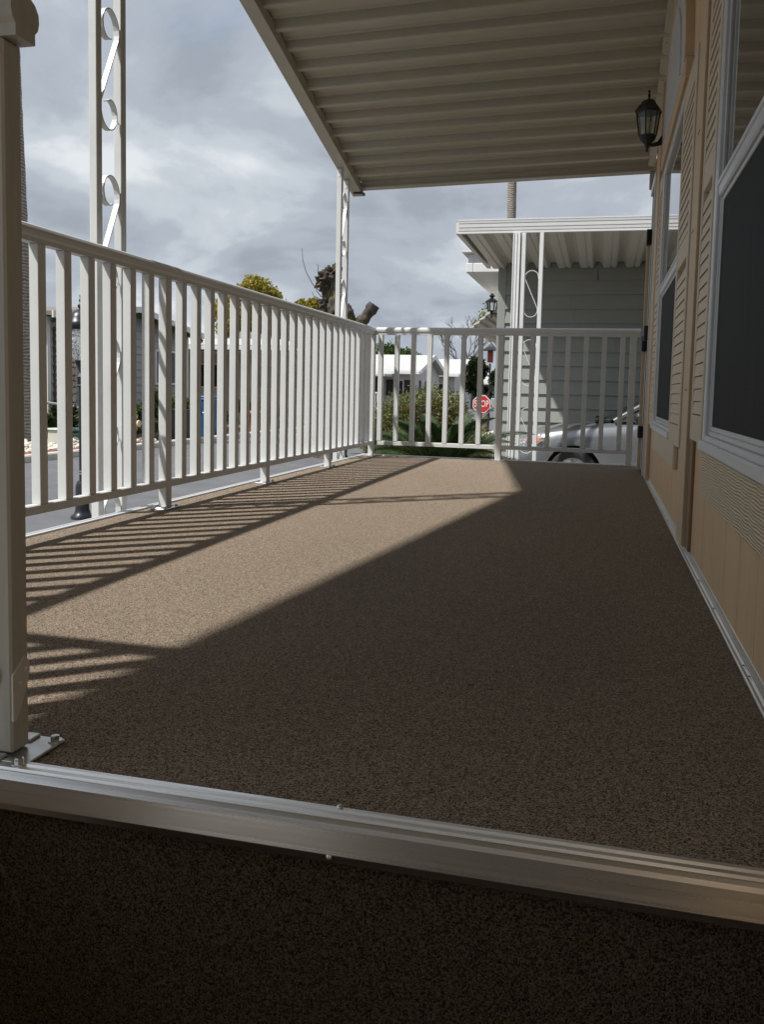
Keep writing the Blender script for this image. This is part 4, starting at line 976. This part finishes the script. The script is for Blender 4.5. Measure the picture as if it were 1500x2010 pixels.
# roof slabs, rakes, eave lights garland
for s in (-1, 1):
    y_e = ya-.3 if s < 0 else yb2+.3; z_e = ze-(zr-ze)/(yb2-ym)*.3
    mb = MB(); mb.add([(XA+.35, ym, zr+.03), (XA+.35, y_e, z_e+.03), (XA-9.3, y_e, z_e+.03), (XA-9.3, ym, zr+.03), (XA+.35, ym, zr+.12), (XA+.35, y_e, z_e+.12), (XA-9.3, y_e, z_e+.12), (XA-9.3, ym, zr+.12)], [(0, 1, 2, 3), (4, 7, 6, 5), (0, 4, 5, 1), (1, 5, 6, 2), (2, 6, 7, 3), (3, 7, 4, 0)]); ro = mb.build('roof', 'brown_shingle', ga)
    mb = MB(); mb.add([(XA+.351, ym, zr-.02), (XA+.351, y_e, z_e-.02), (XA+.39, y_e, z_e-.02), (XA+.39, ym, zr-.02), (XA+.351, ym, zr+.13), (XA+.351, y_e, z_e+.13), (XA+.39, y_e, z_e+.13), (XA+.39, ym, zr+.13)], [(0, 1, 2, 3), (4, 7, 6, 5), (0, 4, 5, 1), (1, 5, 6, 2), (2, 6, 7, 3), (3, 7, 4, 0)]); mb.build('rake_board', 'white_trim', ro)
    rg = random.Random(s+5); mb = MB()
    for i in range(420):
        t = rg.random(); c = Vector((XA+.34+rg.uniform(-.05, .05), ym+(y_e-ym)*t, zr+(z_e-zr)*t-.08+rg.uniform(-.05, .04)))
        leaf(mb, c, rvec(rg), rvec(rg), .09, .02)
    mb.build('garland', 'leaf_green', ro)
def far_window(parent, fn, a0, a1, z0, z1, mat='white_trim'):
    mb = MB(); t = .06
    for p, q, r, s in ((a0, a1, z0, z0+t), (a0, a1, z1-t, z1), (a0, a0+t, z0+t, z1-t), (a1-t, a1, z0+t, z1-t)):
        v = [fn(x, o, z) for x in (p, q) for o in (0, .05) for z in (r, s)]; mb.add(v, [(0, 1, 3, 2), (4, 6, 7, 5), (0, 4, 5, 1), (2, 3, 7, 6), (0, 2, 6, 4), (1, 5, 7, 3)])
    wo = mb.build('window', mat, parent)
    mb = MB(); v = [fn(x, o, z) for x in (a0+t, a1-t) for o in (.002, .026) for z in (z0+t, z1-t)]; mb.add(v, [(0, 1, 3, 2), (4, 6, 7, 5), (0, 4, 5, 1), (2, 3, 7, 6), (0, 2, 6, 4), (1, 5, 7, 3)]); mb.build('pane', 'dark_window', wo); return wo
fA = lambda a, o, z: (XA+.022+o, a, z)
far_window(ga, fA, 19.95, 21.25, .52, 1.46); far_window(ga, fA, 16.72, 17.35, -.05, 1.3)
# stone veneer pilaster, each stone a piece
mb = MB(); mb.bbox(XA, XA+.06, 15.80, 16.55, -.1, 1.72, .004); pil = mb.build('pilaster', 'mortar', ga)
rg = random.Random(77); z = -.09; row = 0
while z < 1.70:
    h = rg.uniform(.10, .19); y = 15.81
    while y < 16.53:
        wv_ = min(rg.uniform(.12, .30), 16.54-y); mb = MB()
        if wv_ > .04:
            ht = min(h, 1.715-z)-.014
            if ht > .02:
                k = rg.uniform(.2, .45); pts = [(y+.007, z+ht*k), (y+.007+wv_*.2, z), (y+wv_*.8, z+.01), (y+wv_-.007, z+ht*.4), (y+wv_*.85, z+ht), (y+wv_*.2, z+ht*.95)]
                mb.prism(pts, lambda p, q, t: (t, p, q), XA+.061, XA+.085+rg.uniform(0, .02)); mb.build('stone', 'stone_veneer', pil)
        y += wv_
    z += h
me = text_mesh('2', .30, .012); me.materials.append(MATS['black_iron']); no = bpy.data.objects.new('house_number', me); COL.objects.link(no); no.parent = ga
no.rotation_euler = (PI/2, 0, PI/2); no.location = Vector((XA+.05, 21.12, .30)) - world_loc(ga)
# entry steps handrail
hr = thing('handrail', (-9.3, 15.2, GZ), 'white pipe handrail beside the steps of the grey house', 'handrail')
mb = MB(); mb.tube([(-9.6, 14.75, .12), (-9.35, 15.6, .0), (-9.1, 16.5, -.22), (-9.05, 16.9, -.32)], .028, 8); mb.build('rail', 'white_trim', hr)
for (x, y, z) in ((-9.38, 15.5, .0), (-9.08, 16.6, -.25)):
    mb = MB(); mb.tube([(x, y, GZ), (x, y, z)], .022, 8); mb.build('post', 'white_trim', hr)
# utility boxes and yard plants there
mb = MB(); mb.bbox(-8.35, -8.05, 13.4, 13.7, GZ, GZ+.34, .02); mb.bbox(-8.38, -8.02, 13.37, 13.73, GZ+.34, GZ+.37, .012); mb.build('utility_box', 'utility_beige', label='beige utility box on the white rocks across the street', cat='utility box')
mb = MB(); mb.bbox(-9.5, -8.75, 14.5, 15.4, GZ, GZ+.20, .03); mb.bbox(-9.45, -8.8, 14.55, 15.35, GZ+.20, GZ+.30, .05); mb.build('utility_box', 'utility_green', label='low green utility vault beside the white handrail', cat='utility box')
def yard_bush(x, y, r, h, mat, label, seed, n=2600, ln=.08, name='shrub'):
    t = thing(name, (x, y, GZ), label, 'shrub'); rg = random.Random(seed)
    crown('foliage', mat, t, blob((x, y, GZ+h*.55), (r, r, h*.5), 9, seed), n, ln, ln*.35, seed)
    mb = MB(); limbs(mb, (x, y, GZ), [(x+rg.uniform(-r, r)*.6, y+rg.uniform(-r, r)*.6, GZ+h*rg.uniform(.5, .85)) for _ in range(7)], .025, rg, 5); mb.build('stem', 'bark_grey', t)
yard_bush(-8.2, 16.6, .55, 1.15, 'leaf_green', 'dense green hedge bush beside the cream fire hydrant', 51, 3600)
yard_bush(-8.1, 17.9, .50, 1.0, 'leaf_bush', 'olive green bush right of the hydrant hedge', 52)
yard_bush(-7.6, 18.6, .42, .9, 'leaf_dark', 'dark shrub between the grey bin and the blue bin', 53)
yard_bush(-9.5, 15.3, .40, .75, 'leaf_dark', 'dark spiky plant under the white handrail', 54, 1500, .16, 'yard_plant')
yard_bush(-9.2, 16.9, .28, .85, 'leaf_yellow', 'thin ochre leaved plant behind the black lamp post', 55, 700, .09, 'yard_plant')
yard_bush(-8.4, 22.8, .6, 1.0, 'leaf_bush', 'leafy shrub in front of the carport house, right of the planter', 56, 2400)
yard_bush(-6.98, 21.4, .35, .75, 'leaf_brown', 'brownish shrub next to the terracotta planter', 57, 1500)
# fire hydrant
fh = thing('fire_hydrant', (-7.2, 14.4, GZ), 'cream fire hydrant at the far kerb', 'hydrant'); c = (-7.2, 14.4, GZ)
mb = MB(); mb.lathe([(.13, 0), (.13, .06), (.085, .08), (.075, .34), (.10, .36), (.10, .40), (.08, .42), (.08, .55), (.105, .57), (.105, .60), (.085, .66), (.05, .71), (.02, .73)], c, 16); mb.build('barrel', 'cream_paint', fh)
for a in (0, 1): 
    mb = MB(); d = Vector((1, 0, 0)) if a == 0 else Vector((0, -1, 0)); q = Vector(c)+Vector((0, 0, .47)); mb.tube([q+d*.06, q+d*.13, q+d*.131, q+d*.16], [.055, .055, .068, .068], 12); mb.build('outlet', 'cream_paint', fh)
mb = MB(); mb.tube([Vector(c)+Vector((0, 0, .72)), Vector(c)+Vector((0, 0, .77))], .022, 5); mb.build('stem_nut', 'cream_paint', fh)
# wheeled bins
def bin_(x, y, mat, label, mark=False, h=1.0):
    t = thing('wheeled_bin', (x, y, GZ), label, 'bin'); mb = MB()
    v = [(x-.22, y-.25, GZ+.05), (x+.22, y-.25, GZ+.05), (x+.22, y+.25, GZ+.05), (x-.22, y+.25, GZ+.05), (x-.29, y-.32, GZ+h*.90), (x+.29, y-.32, GZ+h*.90), (x+.29, y+.32, GZ+h*.90), (x-.29, y+.32, GZ+h*.90)]
    mb.add(v, [(3, 2, 1, 0), (4, 5, 6, 7), (0, 1, 5, 4), (1, 2, 6, 5), (2, 3, 7, 6), (3, 0, 4, 7)]); mb.build('body', mat, t)
    mb = MB(); mb.bbox(x-.31, x+.31, y-.34, y+.34, GZ+h*.90, GZ+h*.94, .02); mb.bbox(x-.25, x+.25, y-.28, y+.28, GZ+h*.94, GZ+h, .03); mb.build('lid', mat, t)
    for s in (-1, 1):
        mb = MB(); mb.tube([(x+s*.22, y+.22, GZ+.11), (x+s*.27, y+.22, GZ+.11)], .11, 14); mb.build('wheel', 'tyre', t)
    if mark:
        mb = MB(); yy = y-.318
        mb.add([(x-.11, yy, GZ+.62), (x-.03, yy, GZ+.62), (x-.03, yy, GZ+.78), (x-.06, yy, GZ+.80), (x-.06, yy, GZ+.65), (x-.11, yy, GZ+.65)], [(0, 1, 2, 3, 4, 5)]); mb.add([(x+.02, yy, GZ+.60), (x+.08, yy, GZ+.60), (x+.08, yy, GZ+.63), (x+.02, yy, GZ+.63)], [(0, 1, 2, 3)]); mb.build('printed_mark', 'sign_white', t)
bin_(-7.42, 18.0, 'bin_blue', 'blue wheeled bin with a white printed mark across the street', True, 1.0)
bin_(-7.2, 16.2, 'bin_grey', 'dark grey wheeled bin left of the blue bin', False, .72)
pt = thing('planter', (-7.3, 20.6, GZ), 'terracotta planter pot right of the blue bin', 'planter')
mb = MB(); mb.lathe([(.20, 0), (.28, .5), (.33, .52), (.33, .60), (.27, .60)], (-7.3, 20.6, GZ), 14); mb.build('pot', 'terracotta', pt)
mb = MB(); mb.lathe([(.26, 0), (.1, .03)], (-7.3, 20.6, GZ+.565), 14); mb.build('soil', 'soil', pt)
# carport house with the white roof
hb = thing('house', (-10, 27, GZ), 'pale house with a flat white carport roof, seen through the left railing', 'house')
YB = 24.5
mb = MB(); mb.box(-14.5, -7.3, 26.0, 30, GZ, 1.96); mb.build('wall', 'pale_siding', hb)
lap_wall(hb, lambda a, o, h: (a, 26.0-o, h), -14.5, -7.3, GZ+.1, 1.94, .2, 'pale_siding', 1, None, 15)
mb = MB(); mb.bbox(-14.8, -7.02, YB-.4, YB-.3, 1.66, 1.80, .02); mb.build('fascia', 'white_trim', hb)
mb = MB(); mb.add([(-14.8, YB-.4, 1.79), (-7.0, YB-.4, 1.79), (-7.0, 30, 2.35), (-14.8, 30, 2.35), (-14.8, YB-.4, 1.83), (-7.0, YB-.4, 1.83), (-7.0, 30, 2.39), (-14.8, 30, 2.39)], [(3, 2, 1, 0), (4, 5, 6, 7), (0, 1, 5, 4), (1, 2, 6, 5), (2, 3, 7, 6), (3, 0, 4, 7)]); mb.build('roof', 'white_roofing', hb)
mb = MB(); mb.box(-14.7, -7.1, YB-.25, 26.0, 1.60, 1.64); mb.build('awning_pan', 'nb_pan_paint', hb)
for x in (-13, -10.9, -9.0, -7.2):
    mb = MB(); mb.bbox(x-.05, x+.05, YB-.35, YB-.25, GZ, 1.66, .006); mb.build('post', 'white_trim', hb)
fB = lambda a, o, z: (a, 26.0-.022-o, z)
for a in (-11.9, -9.9, -8.3): far_window(hb, fB, a, a+.9, .45, 1.3)
# grey structure poking above, further left
mb = MB(); mb.prism([(-17.2, GZ), (-14.2, GZ), (-14.2, 2.6), (-15.7, 3.3), (-17.2, 2.6)], lambda p, q, t: (p, t, q), 38, 44); mb.build('wall', 'slate_siding', thing('house', (-15.7, 41, GZ), 'dark slate house gable showing above the white carport roof', 'house'))
# white house down the street
def cottage(label, x0, x1, y0, y1, ze_, zr_, wallm, win, shutters=None, porch=None, axis='X'):
    """gable roof; ridge runs along X, gable end faces +X"""
    h = thing('house', ((x0+x1)/2, (y0+y1)/2, GZ), label, 'house'); ym_ = (y0+y1)/2
    mb = MB(); mb.prism([(y0, GZ), (y1, GZ), (y1, ze_), (ym_, zr_), (y0, ze_)], lambda p, q, t: (t, p, q), x0, x1); mb.build('wall', wallm, h)
    lap_wall(h, lambda a, o, z: (a, y0-o, z), x0, x1, GZ+.1, ze_-.02, .24, wallm, 0)
    k = (zr_-ze_)/(ym_-y0)
    for s, ye in ((-1, y0-.45), (1, y1+.45)):
        zee = ze_-k*.45
        mb = MB(); v = [(x, y, z+o) for o in (.02, .14) for x, y, z in ((x0-.3, ym_, zr_), (x0-.3, ye, zee), (x1+.4, ye, zee), (x1+.4, ym_, zr_))]
        mb.add(v, [(0, 1, 2, 3), (7, 6, 5, 4), (0, 4, 5, 1), (1, 5, 6, 2), (2, 6, 7, 3), (3, 7, 4, 0)]); ro = mb.build('roof', 'white_roofing', h)
        mb = MB(); v = [(x, y, z+o) for o in (-.10, .16) for x, y, z in ((x1+.401, ym_, zr_), (x1+.401, ye, zee), (x1+.45, ye, zee), (x1+.45, ym_, zr_))]
        mb.add(v, [(0, 1, 2, 3), (7, 6, 5, 4), (0, 4, 5, 1), (1, 5, 6, 2), (2, 6, 7, 3), (3, 7, 4, 0)]); mb.build('rake_board', 'white_trim', ro)
        if s < 0:
            mb = MB(); mb.bbox(x0-.3, x1+.4, ye-.12, ye-.001, zee-.10, zee+.10, .02); mb.build('gutter', 'white_trim', ro)
    for a0, a1, z0, z1, side in win:
        fn = (lambda a, o, z: (a, y0-.024-o, z)) if side == 'f' else (lambda a, o, z: (x1+.002+o, a, z))
        wo = far_window(h, fn, a0, a1, z0, z1)
        if shutters:
            for b0 in (a0-.42, a1+.02):
                mb = MB(); v = [fn(p, o, z) for p in (b0, b0+.40) for o in (0, .06) for z in (z0, z1)]; mb.add(v, [(0, 1, 3, 2), (4, 6, 7, 5), (0, 4, 5, 1), (2, 3, 7, 6), (0, 2, 6, 4), (1, 5, 7, 3)]); mb.build('shutter', shutters, wo)
    return h
wh_ = cottage('white house with black shutters down the street beyond the shrub', -12.6, -8.55, 45, 52, 1.66, 2.55, 'white_siding', [(-9.75, -9.15, .25, 1.15, 'f'), (46.6, 47.6, .25, 1.15, 's')], 'black_iron')
mb = MB(); mb.bbox(-12.9, -9.7, 42.8, 45.0, 1.28, 1.42, .02); mb.build('porch_roof', 'white_roofing', wh_)
mb = MB(); mb.box(-12.6, -10.7, 44.9, 44.96, -.3, 1.25); mb.build('porch_opening', 'interior_dark', wh_)
for x in (-12.5, -11.2, -9.85):
    mb = MB(); mb.bbox(x-.05, x+.05, 42.85, 42.95, GZ, 1.28, .006); mb.build('post', 'white_trim', wh_)
for k in range(22):
    mb = MB(); mb.bbox(-12.6+.13*k, -12.54+.13*k, 42.86, 42.90, -.6, .35, .005); mb.build('baluster', 'white_trim', wh_)
mb = MB(); mb.bbox(-12.65, -9.8, 42.84, 42.92, .35, .43, .006); mb.build('porch_rail', 'white_trim', wh_)
cottage('second white gable roofed house just behind the white house', -13, -7.9, 54, 61, 1.75, 2.7, 'white_siding', [(-9.4, -8.6, .2, 1.1, 'f')])
bh = cottage('small blue house with a white roof far down the street', -11.5, -8.35, 64, 70, 1.55, 2.35, 'blue_siding', [(-10.2, -9.5, .0, 1.0, 'f')])
gh_ = cottage('small slate grey house with a white porch left of the stop sign', -8.1, -5.65, 66, 72, 1.50, 2.2, 'slate_siding', [(-7.6, -6.9, .0, 1.0, 'f'), (67.5, 68.8, .0, 1.0, 's')])
mb = MB(); mb.bbox(-8.0, -6.2, 64.6, 66, 1.18, 1.30, .02); mb.build('porch_roof', 'white_roofing', gh_)
mb = MB(); mb.bbox(-8.0, -6.3, 64.65, 64.72, .05, .13, .005); mb.build('porch_rail', 'white_trim', gh_)
for k in range(12):
    mb = MB(); mb.bbox(-8.0+.145*k, -7.93+.145*k, 64.66, 64.71, GZ, .05, .005); mb.build('baluster', 'white_trim', gh_)
cottage('far grey house at the end of the street', -6.6, -4.0, 86, 94, 1.6, 2.5, 'grey_siding', [(-6.0, -5.2, .0, 1.0, 'f')])
# stop sign
ss = thing('stop_sign', (-.88, 20, GZ), 'red octagonal stop sign beyond the far railing', 'sign'); sc_ = Vector((-1.165, 20, .237)); R_ = .232
octo = lambda r: [(r*math.cos(PI/8+PI/4*k), r*math.sin(PI/8+PI/4*k)) for k in range(8)]
mb = MB(); mb.prism(octo(R_), lambda p, q, t: (sc_.x+p, t, sc_.z+q), 20.0, 20.006); mb.build('border', 'sign_white', ss)
mb = MB(); mb.prism(octo(R_*.91), lambda p, q, t: (sc_.x+p, t, sc_.z+q), 19.996, 19.9995); mb.build('face', 'sign_red', ss)
me = text_mesh('STOP', .215, .001); me.materials.append(MATS['sign_white']); so = bpy.data.objects.new('lettering', me); COL.objects.link(so); so.parent = ss
so.rotation_euler = (PI/2, 0, 0); so.scale = (.70, 1.05, 1); so.location = Vector((sc_.x, 19.994, sc_.z)) - world_loc(ss)
mb = MB(); mb.bbox(sc_.x-.022, sc_.x+.022, 20.01, 20.05, GZ, .42, .004); mb.build('post', 'sign_post_brown', ss)
# red ornamental lantern on a roof corner in the distance
pg = thing('garden_lantern', (-1.62, 25, GZ), 'red pagoda style garden lantern beside the sage house corner', 'lantern'); pc_ = (-1.66, 25)
mb = MB(); mb.lathe([(.03, 0), (.025, 2.12)], (*pc_, GZ), 8); mb.build('post', 'plastic_black', pg)
mb = MB(); mb.bbox(pc_[0]-.08, pc_[0]+.08, 24.92, 25.08, 1.43, 1.78, .01); mb.build('lamp_box', 'red_wood', pg)
mb = MB(); hexloft(mb, pc_, [(.36, 1.79), (.22, 1.84), (.12, 1.90), (.05, 1.98)], 4, PI/4); mb.build('roof', 'plastic_black', pg)
# street lamp post beside the deck
lp = thing('lamp_post', (-2.81, 6.5, GZ), 'black lamp post with a dimpled glass lantern behind the left railing', 'lamp post'); c = (-2.815, 6.5, GZ)
mb = MB(); mb.lathe([(.10, 0), (.10, .03), (.072, .05), (.060, .09), (.058, .30), (.046, .33), (.040, .345)], c, 20); mb.build('base', 'navy_iron', lp)
mb = MB(); mb.lathe([(.0255, .33), (.0255, 1.185)], c, 16); mb.build('pole', 'navy_iron', lp)
mb = MB(); mb.lathe([(.030, .405), (.030, .42)], c, 14); mb.lathe([(.030, .43), (.030, .44)], c, 14); mb.build('clamp', 'zinc', lp)
mb = MB(); hexloft(mb, c, [(.043, GZ+1.185), (.043, GZ+1.20), (.038, GZ+1.205), (.038, GZ+1.27), (.043, GZ+1.275), (.015, GZ+1.31)], 4, PI/4+.3); mb.build('collar', 'navy_iron', lp)
mb = MB(); mb.lathe([(.012, 1.30), (.02, 1.33), (.055, 1.40), (.06, 1.42)], c, 14); mb.build('holder', 'navy_iron', lp)
mb = MB(); mb.lathe([(.055, 1.42), (.085, 1.47), (.098, 1.55), (.095, 1.64), (.085, 1.70)], c, 20); mb.build('glass', 'dimple_glass', lp)
mb = MB(); mb.lathe([(.10, 1.69), (.115, 1.71), (.115, 1.75), (.105, 1.76), (.095, 1.80), (.07, 1.84), (.03, 1.865), (.012, 1.87)], c, 20); cp_ = mb.build('cap', 'navy_iron', lp)
mb = MB(); mb.lathe([(.010, 1.865), (.026, 1.885), (.030, 1.90), (.014, 1.92), (.010, 1.93), (.020, 1.945), (.008, 1.965), (.014, 1.985), (.002, 2.01)], c, 12); mb.build('finial', 'navy_iron', cp_)
